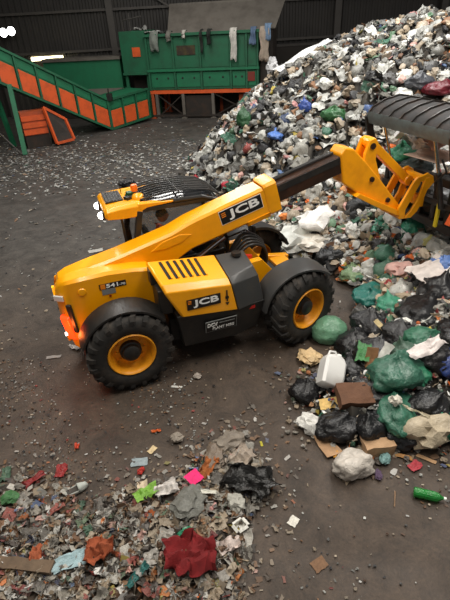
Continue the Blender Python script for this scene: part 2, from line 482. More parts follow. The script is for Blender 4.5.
conv_section(cpts[1], cpts[0], 0.05, 1.38, 0.22, 1.55, 3, 0.62)
conv_section(cpts[1], cpts[2], 0.05, 1.40, 2.72, 4.12, 6, 0.64)
conv_section(cpts[2], cpts[3], 2.72, 4.12, 4.95, 6.3, 5, 0.64)
m_ = MB(); m_.beam((-8.30, 20.85, 2.60), (-8.05, 19.95, 0.0), 0.18, 0.18); m_.build('leg', green_light, conv)
m_ = MB(); m_.beam((-9.4, 21.7, 2.8), (-9.1, 21.6, 0.0), 0.16, 0.16); m_.build('leg', green_light, conv)
m_ = MB(); m_.tube([(-9.4, 20.2, 1.4), (-8.15, 19.9, 0.02)], 0.03); m_.build('stay_rod', rail_m, conv)
m_ = MB(); m_.box((-5.0, 24.1, 1.52), (0.25, 0.25, 0.3)); m_.tube([(-5.0, 24.0, 1.35), (-5.0, 24.0, 1.9)], 0.03); m_.build('pull_cord_box', blackp, conv)

# orange chute box under the conveyor
ch = empty('discharge_chute', (-7.15, 21.55, 0), 0.45, 'orange framed chute box with dark mesh front beneath the conveyor', 'chute')
m_ = MB(); m_.box((-0.75, 0.35, 1.0), (1.0, 0.7, 0.95)); m_.build('chute_body', orange_dull, ch)
for z in (0.6, 0.88, 1.16):
    m_ = MB(); m_.box((-0.75, -0.02, z + 0.06), (1.0, 0.05, 0.20)); m_.build('plank', orange_panel, ch)
m_ = MB(); m_.box((-0.75, 0.35, 0.26), (1.0, 0.66, 0.52)); m_.build('chute_base', rust_dark, ch)
fp = [(-0.25, -0.12, 1.62), (0.55, -0.12, 1.05), (0.72, -0.35, 0.20), (-0.05, -0.35, 0.12)]
m_ = MB()
for i in range(4): m_.beam(fp[i], fp[(i + 1) % 4], 0.10, 0.10)
m_.build('door_frame', orange_panel, ch)
m_ = MB(); m_.loft([[Vector(q) + Vector((0, o, 0)) for q in fp] for o in (0.0, 0.04)]); m_.build('mesh_screen', rust_dark, ch)
m_ = MB(); m_.box((0.3, 0.45, 0.35), (0.8, 0.6, 0.7)); m_.build('side_body', rust_dark, ch)

# green hopper behind the conveyor
hp = empty('green_hopper', (-6.95, 27.7, 0), -0.1, 'plain green hopper wall standing behind the conveyor', 'hopper')
m_ = MB(); m_.box((0, 0.5, 2.15), (4.2, 1.0, 1.5)); m_.build('hopper_wall', green_light, hp)
m_ = MB(); m_.loft([[(-2.1, 0, 1.42), (-2.1, 0.02, 1.52), (-2.1, -0.5, 1.18), (-2.1, -0.5, 1.08)], [(2.1, 0, 1.42), (2.1, 0.02, 1.52), (2.1, -0.5, 1.18), (2.1, -0.5, 1.08)]]); m_.build('lip', hopper_grey, hp)
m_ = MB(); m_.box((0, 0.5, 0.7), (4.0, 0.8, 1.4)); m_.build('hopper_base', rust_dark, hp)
m_ = MB(); m_.box((0, 0.45, 2.96), (4.3, 1.15, 0.14)); m_.build('coping', hopper_grey, hp)

# ================================================================== GREEN SHREDDER (container on legs)
sa = math.atan2(25.45 - 26.65, 1.8 + 3.3)
sh = empty('waste_shredder', (-3.3, 26.65, 0), sa, 'large green waste shredder on an orange and steel leg frame', 'shredder')
SL = 5.75
m_ = MB(); m_.box((SL / 2, 1.1, 2.65), (SL, 2.2, 2.5)); m_.build('body', green_steel, sh, bevel=0.02)
RX = [0.05, 1.42, 2.82, 4.35, 5.15, SL - 0.05]
for i in range(6):
    x = RX[i]
    m_ = MB(); m_.box((x, -0.05, 2.65), (0.09, 0.10, 2.5)); m_.build('rib', green_steel, sh)
for i in range(5):
    x = (RX[i] + RX[i + 1]) / 2; pw_ = RX[i + 1] - RX[i] - 0.16
    m_ = MB(); m_.box((x, -0.012, 3.1), (pw_, 0.025, 1.35)); m_.build('upper_panel', green_steel, sh)
    m_ = MB(); m_.box((x, -0.02, 1.86), (pw_, 0.04, 0.66))
    pn = m_.build('lower_panel', green_light, sh)
    for s in (-pw_ * 0.25, pw_ * 0.25):
        m_ = MB(); m_.lathe([(0, -0.06), (0.05, -0.055), (0.05, -0.03)], (x + s, 0, 1.95), 'y', 10); m_.build('bolt', blackp, pn)
m_ = MB(); m_.box((SL / 2, -0.07, 2.32), (SL + 0.06, 0.16, 0.10)); m_.build('middle_rail', green_light, sh)
m_ = MB(); m_.box((SL / 2, -0.07, 3.9), (SL + 0.1, 0.2, 0.12)); m_.build('top_rail', green_steel, sh)
m_ = MB(); m_.box((2.1, -0.045, 3.2), (0.95, 0.02, 0.42)); m_.build('scorched_nameplate', mat('scorched_paint', (52, 42, 32), 0.8, dirt=0.6, dirt_rgb=(96, 86, 40), scale=4), sh)
m_ = MB(); m_.box((SL - 0.4, -0.06, 1.95), (0.42, 0.05, 0.42)); m_.build('access_hatch', mat('dull_red', (128, 44, 32), 0.6, dirt=0.5), sh)
m_ = MB(); m_.box((SL / 2, -0.02, 1.30), (SL, 0.14, 0.16)); m_.build('orange_beam', orange_panel, sh)
m_ = MB(); m_.box((SL / 2, 2.0, 1.30), (SL, 0.14, 0.16)); m_.build('orange_beam', orange_panel, sh)
lx = [0.08, 0.30, 1.75, 3.35, SL - 0.1]
for x in lx:
    m_ = MB(); m_.box((x, 0, 0.62), (0.15, 0.15, 1.24)); m_.box((x, 0, 0.02), (0.3, 0.3, 0.04))
    m_.build('leg', hopper_grey if x > 0.1 else orange_dull, sh)
    m_ = MB(); m_.box((x, 2.0, 0.62), (0.15, 0.15, 1.24)); m_.box((x, 2.0, 0.02), (0.3, 0.3, 0.04)); m_.build('leg', orange_dull, sh)
for a, b in ((0.3, 1.75), (3.35, SL - 0.1)):
    for z0, z1 in ((0.08, 1.2), (1.2, 0.08)):
        m_ = MB(); m_.beam((a, 0.06, z0), (b, 0.06, z1), 0.07, 0.05); m_.build('cross_brace', rust_dark, sh)
m_ = MB(); m_.box((2.55, 0.3, 0.55), (1.4, 0.5, 1.1)); m_.build('drive_housing', rust_dark, sh)
m_ = MB(); m_.box((4.9, 0.6, 0.7), (0.5, 0.5, 0.8)); m_.build('motor', orange_dull, sh)
m_ = MB(); m_.box((SL / 2, -0.06, 0.14), (SL, 0.06, 0.10)); m_.build('sill_beam', rust_dark, sh)
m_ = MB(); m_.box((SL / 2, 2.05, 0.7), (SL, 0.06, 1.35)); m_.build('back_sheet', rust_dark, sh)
m_ = MB()
m_.loft([[(1.1, 0.35, 3.95), (1.1, 0.42, 3.95), (0.9, 1.8, 5.15), (0.9, 1.73, 5.15)], [(SL + 0.75, 0.35, 3.95), (SL + 0.75, 0.42, 3.95), (SL + 1.1, 1.8, 5.15), (SL + 1.1, 1.73, 5.15)]])
m_.build('hopper_flare', hopper_grey, sh)
m_ = MB(); m_.beam((0.9, 1.76, 5.17), (SL + 1.1, 1.76, 5.17), 0.1, 0.1); m_.build('flare_rim', hopper_grey, sh)
m_ = MB(); m_.box((SL + 0.35, 1.1, 2.6), (0.6, 1.8, 2.6)); m_.build('end_unit', rust_dark, sh)
# side cabinet
m_ = MB(); m_.box((-0.72, 0.9, 3.15), (1.36, 1.7, 1.95)); cab_ = m_.build('side_cabinet', green_steel, sh, bevel=0.02)
m_ = MB(); m_.box((-0.55, 0.03, 3.2), (0.42, 0.04, 0.42)); m_.build('orange_plate', orange_panel, cab_)
m_ = MB(); m_.box((-0.72, 0.02, 2.2), (1.4, 0.1, 0.1)); m_.build('base_rail', green_steel, cab_)
for x in (-1.3, -0.12):
    m_ = MB(); m_.box((x, 0.2, 1.08), (0.14, 0.14, 2.16)); m_.build('leg', green_steel, sh)
    m_ = MB(); m_.box((x, 1.6, 1.08), (0.14, 0.14, 2.16)); m_.build('leg', green_steel, sh)
m_ = MB(); m_.box((-0.72, 1.2, 1.05), (1.1, 0.5, 2.1)); m_.build('shadow_box', rust_dark, sh)  # dark block added to stand in for the shade under the cabinet
m_ = MB(); m_.tube([(-1.2, 0.3, 4.1), (-1.2, 0.3, 4.6), (-0.2, 0.4, 4.75)], 0.03); m_.tube([(-0.9, 0.5, 4.1), (-0.9, 0.5, 4.9)], 0.03); m_.build('pipework', rail_m, sh)
shm = sh.matrix_basis.copy()
SHM = Matrix.Translation(Vector((-3.3, 26.65, 0))) @ Matrix.Rotation(sa, 4, 'Z')

# ================================================================== TELEHANDLER
MX, MY, YAW = -1.7182, 6.2159, 0.3336
th = empty('telehandler', (MX, MY, 0), YAW, 'yellow telehandler with raised boom working at the waste heap', 'telehandler')
MTX = Matrix.Translation(Vector((MX, MY, 0))) @ Matrix.Rotation(YAW, 4, 'Z')

# --- wheels
def wheel_meshes():
    R = 0.625; hw = 0.225
    t = MB()
    prof = [(0.33, -hw + 0.04), (0.36, -hw + 0.01), (0.44, -hw - 0.015), (0.53, -hw), (0.575, -hw + 0.03), (0.595, -hw + 0.07), (0.598, 0),
            (0.595, hw - 0.07), (0.575, hw - 0.03), (0.53, hw), (0.44, hw + 0.015), (0.36, hw - 0.01), (0.33, hw - 0.04)]
    t.lathe(prof, (0, 0, 0), 'y', 48)
    N = 20
    for i in range(N):
        for s in (-1, 1):
            a0 = 2 * PI * (i + (0.5 if s > 0 else 0)) / N
            pts = []
            for (y, da) in ((0.0, 0.0), (0.12, 0.10), (hw - 0.03, 0.17), (hw + 0.012, 0.18)):
                pts.append((y * s, a0 + da))
            lo = []
            for k, (y, a) in enumerate(pts):
                rt = R if k < 3 else R - 0.06
                rb = 0.57 if k < 3 else 0.50
                w = 0.055
                def P(r, aa): return (r * math.cos(aa), y, r * math.sin(aa))
                lo.append([P(rb, a - w * 1.2), P(rt, a - w), P(rt, a + w), P(rb, a + w * 1.2)])
            t.loft(lo)
    rim = MB()
    # outer side is -y : deep dish
    rim.lathe([(0.335, -hw + 0.05), (0.345, -hw + 0.015), (0.33, -hw + 0.0), (0.312, -hw + 0.012), (0.30, -hw + 0.05), (0.285, -hw + 0.15), (0.255, -hw + 0.185), (0.17, -hw + 0.17), (0.12, -hw + 0.17), (0.0, -hw + 0.17)], (0, 0, 0), 'y', 40)
    rim.lathe([(0.33, hw - 0.05), (0.31, hw - 0.02), (0.29, 0.0), (0.0, 0.0)], (0, 0, 0), 'y', 40)
    for i in range(10):
        a = 2 * PI * i / 10
        rim.lathe([(0.0, -0.03), (0.016, -0.03), (0.016, 0.0)], (0.20 * math.cos(a), -hw + 0.175, 0.20 * math.sin(a)), 'y', 6)
    hub = MB(); hub.lathe([(0.0, -hw + 0.03), (0.10, -hw + 0.03), (0.125, -hw + 0.05), (0.13, -hw + 0.10), (0.155, -hw + 0.11), (0.16, -hw + 0.18)], (0, 0, 0), 'y', 20)
    return t.mesh('wheel_tyre'), rim.mesh('wheel_rim'), hub.mesh('wheel_hub')
tm, rm_, hm = wheel_meshes()
for (x, y, steer) in ((0, -0.935, 0.02), (2.75, -0.935, 0.30), (0, 0.935, PI + 0.02), (2.75, 0.935, PI + 0.30)):
    w = link('wheel', tm, rubber, th, smooth=35); w.location = (x, y, 0.622); w.rotation_euler = (0, 0, steer)
    link('rim', rm_, rimy, w, smooth=40); link('hub', hm, blackp, w, smooth=40)

# --- fenders
def fender(x, y0, y1, r, a0, a1, mtl, flat=False):
    m_ = MB(); loops = []
    n = 14
    for k in range(n + 1):
        a = math.radians(a0 + (a1 - a0) * k / n)
        cx, sz = math.cos(a), math.sin(a)
        loops.append([(x + r * cx, y0, 0.622 + r * sz), (x + (r + 0.03) * cx, y0, 0.622 + (r + 0.03) * sz), (x + (r + 0.05) * cx, (y0 * 0.75 + y1 * 0.25), 0.622 + (r + 0.05) * sz),
                      (x + (r + 0.05) * cx, y1, 0.622 + (r + 0.05) * sz), (x + r * cx, y1, 0.622 + r * sz)])
    m_.loft(loops)
    return m_.build('fender', mtl, th, smooth=40)
fender(0, -1.08, -0.70, 0.642, 35, 160, blackp)
fender(2.75, -1.10, -0.68, 0.65, 50, 172, darkgrey)
fender(0, 1.00, 0.72, 0.635, 40, 110, blackp)
fender(2.75, 1.10, 0.68, 0.65, 20, 172, blackp)

# --- chassis
m_ = MB(); m_.box((1.25, 0, 0.66), (3.7, 0.62, 0.34)); m_.box((0, 0, 0.62), (0.3, 1.5, 0.24)); m_.box((2.75, 0, 0.62), (0.3, 1.5, 0.24)); m_.box((1.3, -0.55, 0.62), (1.3, 0.5, 0.4))
m_.build('chassis', chassism, th, bevel=0.015)
m_ = MB(); m_.prism([(1.95, 0.6), (3.15, 0.6), (3.2, 0.85), (2.6, 0.95), (2.3, 1.32), (2.02, 1.30)], -0.5, -0.38)
m_.prism([(1.95, 0.6), (3.15, 0.6), (3.2, 0.85), (2.6, 0.95), (2.3, 1.32), (2.02, 1.30)], 0.30, 0.42)
m_.box((2.95, 0, 0.75), (0.3, 0.8, 0.25))
m_.build('front_frame', yellow, th, bevel=0.01)

# --- tail body: two cheek plates tapered towards the rear corner
def cheek(s):
    st = [(-0.83, 1.02, 1.38, 0.24), (-0.80, 0.74, 1.48, 0.30), (-0.73, 0.50, 1.56, 0.39), (-0.62, 0.42, 1.605, 0.47), (-0.42, 0.46, 1.63, 0.50), (-0.07, 0.55, 1.64, 0.50), (0.30, 0.6, 1.61, 0.50), (0.52, 0.6, 1.57, 0.50), (0.66, 0.62, 1.32, 0.50), (0.78, 0.65, 1.0, 0.50)]
    loops = []
    for x, zb, zt, yo in st:
        if s > 0: zt = min(zt, 1.50) - 0.06; yo = yo - 0.12
        r = 0.04
        loops.append([(x, s * yo, zb), (x, s * yo, zt - r), (x, s * (yo - r), zt), (x, s * 0.19, zt), (x, s * 0.19, zb)])
    m_ = MB(); m_.loft(loops); return m_
o = cheek(-1).build('tail_cheek', yellow, th, smooth=30); RC = o
cheek(1).build('tail_cheek', yellow, th, smooth=30)
m_ = MB(); m_.box((-0.45, 0, 0.85), (0.75, 0.5, 0.7)); m_.build('tail_crossmember', yellow, th, bevel=0.02)
# rear lamp cluster on the tapered rear corner of the near cheek
cn = Vector((-0.60, -1.0, 0)).normalized()      # outward normal of the tapered corner
ct = Vector((0.86, -0.51, 0)).normalized()
def corner(u, z, o=0.0): return Vector((-0.735 + max(0.0, (0.95 - z)) * 0.16, -0.385, z)) + Vector((0.5, -0.36, 0)).normalized() * u + Vector((-0.58, -0.81, 0)).normalized() * o
m_ = MB(); m_.loft([[corner(0.04, z, 0.0), corner(0.115, z, 0.0), corner(0.115, z, 0.05), corner(0.04, z, 0.05)] for z in (0.76, 1.24)]); m_.build('lamp_housing', blackp, RC, bevel=0.012)
m_ = MB(); m_.loft([[corner(-0.13, z, -0.03), corner(0.03, z, 0.0), corner(0.02, z - 0.02, 0.05), corner(-0.11, z - 0.02, 0.04)] for z in (0.64, 1.02)]); tlo = m_.build('tail_lamp', lamp_red, RC, bevel=0.01)
pl = bpy.data.lights.new('tail_lamp_glow', 'POINT'); pl.energy = 5; pl.color = (1, 0.18, 0.03); pl.shadow_soft_size = 0.06
po = bpy.data.objects.new('tail_lamp_glow', pl); C.objects.link(po); po.parent = tlo; po.location = corner(0.0, 0.85, 0.16)
m_ = MB(); m_.loft([[corner(-0.15, z, 0.0), corner(0.02, z, 0.0), corner(0.02, z, 0.03), corner(-0.13, z, 0.03)] for z in (1.28, 1.37)]); m_.build('marker_lamp', lamp_white_lens, RC, bevel=0.012)
m_ = MB(); m_.box(corner(-0.13, 0.70, 0.03), (0.03, 0.03, 0.04)); m_.build('plate_lamp', lamp_white, RC)
m_ = MB()
for z in (1.28, 1.36, 1.43): m_.box((-0.835, -0.21, z), (0.03, 0.06, 0.05))
m_.build('hazard_lens', mat('amber_lens', (255, 190, 20), 0.3, emit=0.5), RC)
# 541-70 badge
BD = Matrix(((1, 0, 0, 0), (0, 0, -1, 0), (0, 1, 0, 0), (0, 0, 0, 1)))      # text plane facing -y
def side(x, y, z, tilt=0.0): return Matrix.Translation(Vector((x, y, z))) @ Matrix.Rotation(-tilt, 4, 'Y') @ BD
m_ = MB(); m_.box((-0.03, -0.502, 1.435), (0.38, 0.008, 0.085)); bdg = m_.build('model_badge', black_print, RC)
text('badge_number', '541', 0.09, white_print, RC, side(-0.04, -0.508, 1.436), bold=0.002, fit=(0.17, 0.06))
text('badge_suffix', '-70', 0.05, white_print, RC, side(0.105, -0.508, 1.425), fit=(0.085, 0.032))
m_ = MB(); m_.box((-0.17, -0.505, 1.435), (0.07, 0.01, 0.07)); m_.build('badge_mark', orange_print, RC)
m_ = MB(); m_.box((-0.10, -0.502, 1.345), (0.19, 0.008, 0.085)); m_.build('info_plate', grey_print, RC)
m_ = MB(); m_.lathe([(0, -0.012), (0.018, -0.01), (0.018, 0)], (-0.09, -0.5, 1.27), 'y', 10); m_.build('reflector_stud', mat('dark_red', (120, 20, 14), 0.4), RC)
m_ = MB(); m_.lathe([(0, -0.014), (0.05, -0.012), (0.06, 0)], (-0.46, -0.5, 1.42), 'y', 16); m_.build('pivot_cap', yellow, RC, smooth=40)

# --- boom (outer)
BY0, BY1 = -0.25, 0.15
ang = math.radians(14.6); ux = Vector((math.cos(ang), 0, math.sin(ang))); uz = Vector((-math.sin(ang), 0, math.cos(ang)))
st = [(-0.78, 1.36, 1.43), (-0.74, 1.32, 1.50), (-0.62, 1.30, 1.56), (-0.36, 1.30, 1.625), (0.14, 1.34, 1.725), (0.95, 1.44, 1.925), (1.25, 1.60, 2.045), (2.0, 1.82, 2.265), (2.40, 1.93, 2.375)]
loops = []
for x, zb, zt in st:
    xb = x + (0.20 if x > 2.3 else 0.12 if x > 1.9 else 0.0); xt = x + (0.02 if x > 2.3 else 0)
    c = 0.035
    loops.append([(xb, BY0 + c, zb), (xb * 0.9 + xt * 0.1, BY0, zb + c), (xt * 0.9 + xb * 0.1, BY0, zt - c), (xt, BY0 + c, zt), (xt, BY1 - c, zt), (xt * 0.9 + xb * 0.1, BY1, zt - c), (xb * 0.9 + xt * 0.1, BY1, zb + c), (xb, BY1 - c, zb)])
m_ = MB(); m_.loft(loops); boom = m_.build('boom', yellow, th, smooth=25)
# front collar
def bp(s, u, y): return Vector((2.53, y, 2.175)) + ux * s + uz * u     # boom axis frame at the mouth
def ring(s, hy, hz, cy=-0.05):
    c = 0.04
    return [bp(s, -hz, cy - hy + c), bp(s, -hz + c, cy - hy), bp(s, hz - c, cy - hy), bp(s, hz, cy - hy + c), bp(s, hz, cy + hy - c), bp(s, hz - c, cy + hy), bp(s, -hz + c, cy + hy), bp(s, -hz, cy + hy - c)]
m_ = MB(); m_.loft([ring(-0.04, 0.205, 0.245), ring(0.0, 0.222, 0.262), ring(0.17, 0.222, 0.262), ring(0.17, 0.16, 0.19)]); m_.build('boom_collar', yellow, boom, smooth=25)
m_ = MB(); m_.loft([[bp(s, -0.29, -0.22), bp(s, -0.20, -0.265), bp(s, -0.20, 0.15), bp(s, -0.29, 0.12)] for s in (-0.42, -0.02)]); m_.build('wear_pad_housing', yellow, boom)
# raised rib outline on the boom side
m_ = MB()
hexp = [(0.62, 1.70), (0.80, 1.82), (1.08, 1.89), (1.26, 1.86), (1.10, 1.76), (0.85, 1.70)]
m_.prism(hexp, BY0 - 0.010, BY0 + 0.01); m_.build('pressed_panel', yellow, boom, bevel=0.008)
# logo on boom
m_ = MB(); pm = Matrix.Translation(Vector((2.07, BY0 - 0.002, 2.10))) @ Matrix.Rotation(-ang, 4, 'Y')
m_.box((0, 0, 0), (0.70, 0.008, 0.215)); me = m_.mesh('logo_panel'); me.transform(pm); link('logo_panel', me, black_print, boom)
m_ = MB(); m_.box((0, 0, 0), (0.715, 0.005, 0.23)); me = m_.mesh('logo_border'); me.transform(pm); link('logo_border', me, white_print, boom)
text('logo_letters', 'JCB', 0.2, white_print, boom, pm @ Matrix.Translation(Vector((0.045, -0.006, 0))) @ BD, bold=0.005, shear=0.0, fit=(0.52, 0.165))
text('logo_mark', '≡', 0.1, orange_print, boom, pm @ Matrix.Translation(Vector((-0.29, -0.006, 0.04))) @ BD, fit=(0.07, 0.07))
# inner boom
def bq(s, u, y): return Vector((2.50, y, 2.185)) + Vector((math.cos(math.radians(14.8)), 0, math.sin(math.radians(14.8)))) * s + uz * u
m_ = MB(); m_.loft([[bq(s, -0.165, -0.19), bq(s, 0.115, -0.19), bq(s, 0.115, 0.09), bq(s, -0.165, 0.09)] for s in (0.05, 1.45)]); ib = m_.build('boom_extension', steel_brown, th, bevel=0.02)
m_ = MB(); m_.loft([[bq(s, 0.0, -0.196), bq(s, 0.105, -0.196), bq(s, 0.105, -0.185), bq(s, 0.0, -0.185)] for s in (0.05, 1.40)]); m_.build('wear_strip', blackp, ib)
m_ = MB(); m_.tube([bq(0.1, 0.14, 0.0), bq(0.7, 0.145, 0.0), bq(1.35, 0.14, 0.0)], 0.022); m_.build('hydraulic_pipe', blackp, ib)
m_ = MB(); m_.tube([bq(0.1, 0.135, 0.06), bq(1.35, 0.135, 0.06)], 0.018); m_.build('hydraulic_pipe', blackp, ib)
# boom head
m_ = MB()
hp_ = [(3.78, 2.68), (3.86, 2.78), (4.02, 2.74), (4.28, 2.50), (4.60, 2.17), (4.88, 1.86), (5.16, 1.56), (5.07, 1.46), (4.66, 1.74), (4.14, 2.02), (3.88, 2.20)]
m_.prism(hp_, -0.22, 0.12); bh = m_.build('boom_head', yellow_head, th, bevel=0.025)
m_ = MB(); m_.prism([(4.09, 1.97), (4.16, 2.02), (5.14, 1.51), (5.08, 1.44), (4.62, 1.67)], -0.30, 0.20); m_.build('head_flange', yellow_head, bh, bevel=0.01)
m_ = MB()
for (x, z) in ((4.42, 2.20), (4.80, 1.78), (5.05, 1.52)): m_.lathe([(0, -0.03), (0.04, -0.03), (0.045, 0)], (x, -0.22, z), 'y', 12)
m_.build('pivot_pin', steel_brown, bh, smooth=40)
# bell crank + tilt link + carriage
for y in (-0.16, 0.06):
    m_ = MB(); m_.prism([(4.26, 2.42), (4.26, 2.62), (4.33, 2.82), (4.42, 2.85), (4.49, 2.78), (4.48, 2.50), (4.62, 2.18), (4.54, 2.08), (4.42, 2.14)], y - 0.03, y + 0.03); bc = m_.build('bell_crank', yellow_head, th, bevel=0.008)
    m_ = MB(); m_.lathe([(0, -0.05), (0.05, -0.05), (0.055, 0.05), (0, 0.05)], (4.39, y, 2.73), 'y', 12); m_.build('pivot_pin', steel_brown, bc, smooth=40)
m_ = MB(); m_.beam((4.42, -0.05, 2.76), (5.28, -0.05, 2.02), 0.14, 0.13, up=(0, 1, 0)); m_.lathe([(0.09, -0.09), (0.09, 0.09)], (4.42, -0.05, 2.76), 'y', 14, cap=True); m_.lathe([(0.09, -0.09), (0.09, 0.09)], (5.28, -0.05, 2.02), 'y', 14, cap=True)
m_.build('tilt_link', yellow_head, th, bevel=0.012)
m_ = MB(); m_.tube([(4.34, -0.05, 2.38), (3.95, -0.05, 2.42)], 0.06, 12); m_.build('tilt_ram', blackp, th, smooth=40)
cp = [(5.00, 1.50), (4.98, 1.62), (5.18, 2.0), (5.30, 2.13), (5.50, 2.17), (5.62, 2.10), (5.66, 1.98), (5.54, 1.86), (5.50, 1.72), (5.40, 1.50), (5.28, 1.40), (5.12, 1.40)]
for y in (-0.30, 0.20):
    m_ = MB(); m_.prism([(5.00, 1.50), (4.98, 1.62), (5.22, 2.06), (5.30, 2.13), (5.37, 2.02), (5.14, 1.58), (5.13, 1.41)], y - 0.025, y + 0.025); m_.build('carriage_bar', yellow_head, th, bevel=0.01)
    m_ = MB(); m_.prism([(5.13, 1.41), (5.28, 1.40), (5.40, 1.50), (5.50, 1.72), (5.54, 1.86), (5.66, 1.98), (5.62, 2.10), (5.50, 2.17), (5.31, 2.12), (5.36, 2.03), (5.45, 2.04), (5.37, 1.72), (5.25, 1.52)], y - 0.024, y + 0.024); m_.build('carriage_plate', yellow_head, th, bevel=0.01)
m_ = MB(); m_.beam((5.08, -0.33, 1.47), (5.08, 0.23, 1.47), 0.11, 0.11); m_.beam((5.50, -0.33, 2.05), (5.50, 0.23, 2.05), 0.10, 0.10); m_.beam((5.50, -0.30, 1.66), (5.50, 0.20, 1.66), 0.06, 0.2)
m_.build('carriage_crosstube', yellow_head, th, bevel=0.01)
m_ = MB(); m_.beam((5.15, -0.20, 1.55), (5.36, -0.20, 2.0), 0.09, 0.13, up=(0, 1, 0)); m_.build('locking_ram', blackp, th, bevel=0.01)

# --- lift ram
m_ = MB(); m_.tube([(0.55, -0.05, 0.85), (1.35, -0.05, 1.32)], 0.075, 14); m_.build('lift_ram', blackp, th, smooth=40)
m_ = MB(); m_.tube([(1.35, -0.05, 1.32), (1.85, -0.05, 1.62)], 0.045, 12); m_.build('ram_rod', chrome, th, smooth=40)

# --- engine cover (near side)
A = [(0.50, -0.52, 1.69), (0.575, -1.03, 1.55), (0.60, -1.11, 1.46), (0.80, -1.12, 1.02), (0.80, -0.52, 1.0)]
A2 = [(0.47, -0.52, 1.66), (0.555, -1.02, 1.51), (0.58, -1.09, 1.43), (0.77, -1.09, 1.03), (0.77, -0.52, 1.0)]
B = [(1.50, -0.52, 1.585), (1.525, -1.03, 1.44), (1.54, -1.11, 1.36), (1.62, -1.12, 0.93), (1.62, -0.52, 0.93)]
def lp(a, b, t): return [tuple(np.array(p_) * (1 - t) + np.array(q_) * t) for p_, q_ in zip(a, b)]
m_ = MB(); m_.loft([A2, A, lp(A, B, .33), lp(A, B, .66), B]); ec = m_.build('engine_cover', yellow, th, smooth=20, bevel=0.012)
tn = (Vector(A[1]) - Vector(A[0])).cross(Vector(B[0]) - Vector(A[0])).normalized()
if tn.z < 0: tn = -tn
for i in range(6):
    t = 0.16 + i * 0.105
    p0 = Vector(A[0]).lerp(Vector(B[0]), t); p1 = Vector(A[1]).lerp(Vector(B[1]), t)
    m_ = MB(); m_.beam(p0.lerp(p1, 0.08) + tn * 0.003, p0.lerp(p1, 0.80) + tn * 0.003, 0.038, 0.012, up=tn); m_.build('louvre_slot_shade', black_print, ec)  # raised black strip painting the shade of a recessed louvre slot
    m_ = MB(); a_ = p0.lerp(p1, 0.08) + Vector((0.03, 0, 0)) + tn * 0.008; b_ = p0.lerp(p1, 0.80) + Vector((0.03, 0, 0)) + tn * 0.008; m_.beam(a_, b_, 0.02, 0.022, up=tn); m_.build('louvre_lip', yellow, ec)
pe = Matrix.Translation(Vector((1.115, -1.122, 1.20))) @ Matrix.Rotation(0.0, 4, 'Y')
m_ = MB(); m_.box((0, 0, 0), (0.50, 0.012, 0.165)); me = m_.mesh('logo_panel'); me.transform(pe); link('logo_panel', me, black_print, ec)
text('logo_letters', 'JCB', 0.2, white_print, ec, pe @ Matrix.Translation(Vector((0.03, -0.008, 0))) @ BD, bold=0.005, shear=0.0, fit=(0.38, 0.125))
text('logo_mark', '≡', 0.1, orange_print, ec, pe @ Matrix.Translation(Vector((-0.21, -0.008, 0.04))) @ BD, fit=(0.05, 0.05))
m_ = MB(); m_.prism([(1.455, 1.12), (1.475, 1.12), (1.475, 1.30), (1.455, 1.30)], -1.125, -1.118); m_.prism([(1.435, 1.10), (1.495, 1.10), (1.465, 1.05)], -1.125, -1.118); m_.prism([(1.44, 1.16), (1.49, 1.16), (1.49, 1.20), (1.44, 1.20)], -1.125, -1.118)
m_.build('dipstick_sticker', black_print, ec)
# dark front part of the engine bay
B1 = [(1.515, -0.52, 1.58), (1.54, -1.02, 1.43), (1.555, -1.10, 1.35), (1.635, -1.11, 0.90), (1.635, -0.52, 0.90)]
B2 = [(1.98, -0.50, 1.56), (1.97, -0.90, 1.48), (2.02, -0.98, 1.35), (2.10, -1.00, 0.92), (2.08, -0.50, 0.88)]
m_ = MB(); m_.loft([B1, lp(B1, B2, .4), B2]); m_.build('tank_cover', darkgrey, th, smooth=20, bevel=0.015)
m_ = MB(); m_.loft([[(0.72, -1.08, 1.02), (0.72, -0.5, 1.02), (0.76, -0.5, 0.42), (0.80, -1.0, 0.42)], [(1.62, -1.10, 0.94), (1.62, -0.5, 0.94), (1.60, -0.5, 0.40), (1.60, -1.02, 0.40)], [(2.10, -1.02, 0.92), (2.10, -0.5, 0.92), (2.0, -0.5, 0.42), (2.0, -0.94, 0.42)]])
sk = m_.build('side_skirt', blackp, th, smooth=20, bevel=0.012)
ps = Matrix.Translation(Vector((1.36, -1.095, 0.73))) @ Matrix.Rotation(math.radians(9), 4, 'X')
m_ = MB(); m_.box((0, 0, 0), (0.49, 0.012, 0.20)); me = m_.mesh('owner_sticker_rim'); me.transform(ps); link('owner_sticker_rim', me, grey_print, sk)
m_ = MB(); m_.box((0, -0.004, 0), (0.47, 0.012, 0.18)); me = m_.mesh('owner_sticker'); me.transform(ps); link('owner_sticker', me, black_print, sk)
text('sticker_letters', 'DCV', 0.1, white_print, sk, ps @ Matrix.Translation(Vector((-0.14, -0.012, 0.035))) @ BD, bold=0.004, shear=0.0, fit=(0.16, 0.07))
text('sticker_small_print', '▬▬▬▬▬▬', 0.03, grey_print, sk, ps @ Matrix.Translation(Vector((0.085, -0.012, 0.05))) @ BD, fit=(0.24, 0.012))
text('sticker_second_line', 'PLANT HIRE', 0.1, white_print, sk, ps @ Matrix.Translation(Vector((0.03, -0.012, -0.04))) @ BD, bold=0.002, shear=0.0, fit=(0.34, 0.05))
m_ = MB(); m_.box((1.88, -1.04, 0.86), (0.10, 0.02, 0.05)); m_.build('side_reflector', mat('red_reflector', (170, 28, 24), 0.4), sk)
# black intake behind the cover at the cheek
m_ = MB(); m_.box((0.55, -0.60, 1.50), (0.14, 0.18, 0.24)); m_.box((0.62, -0.72, 1.2), (0.2, 0.4, 0.4)); m_.build('air_intake', blackp, th, bevel=0.02)

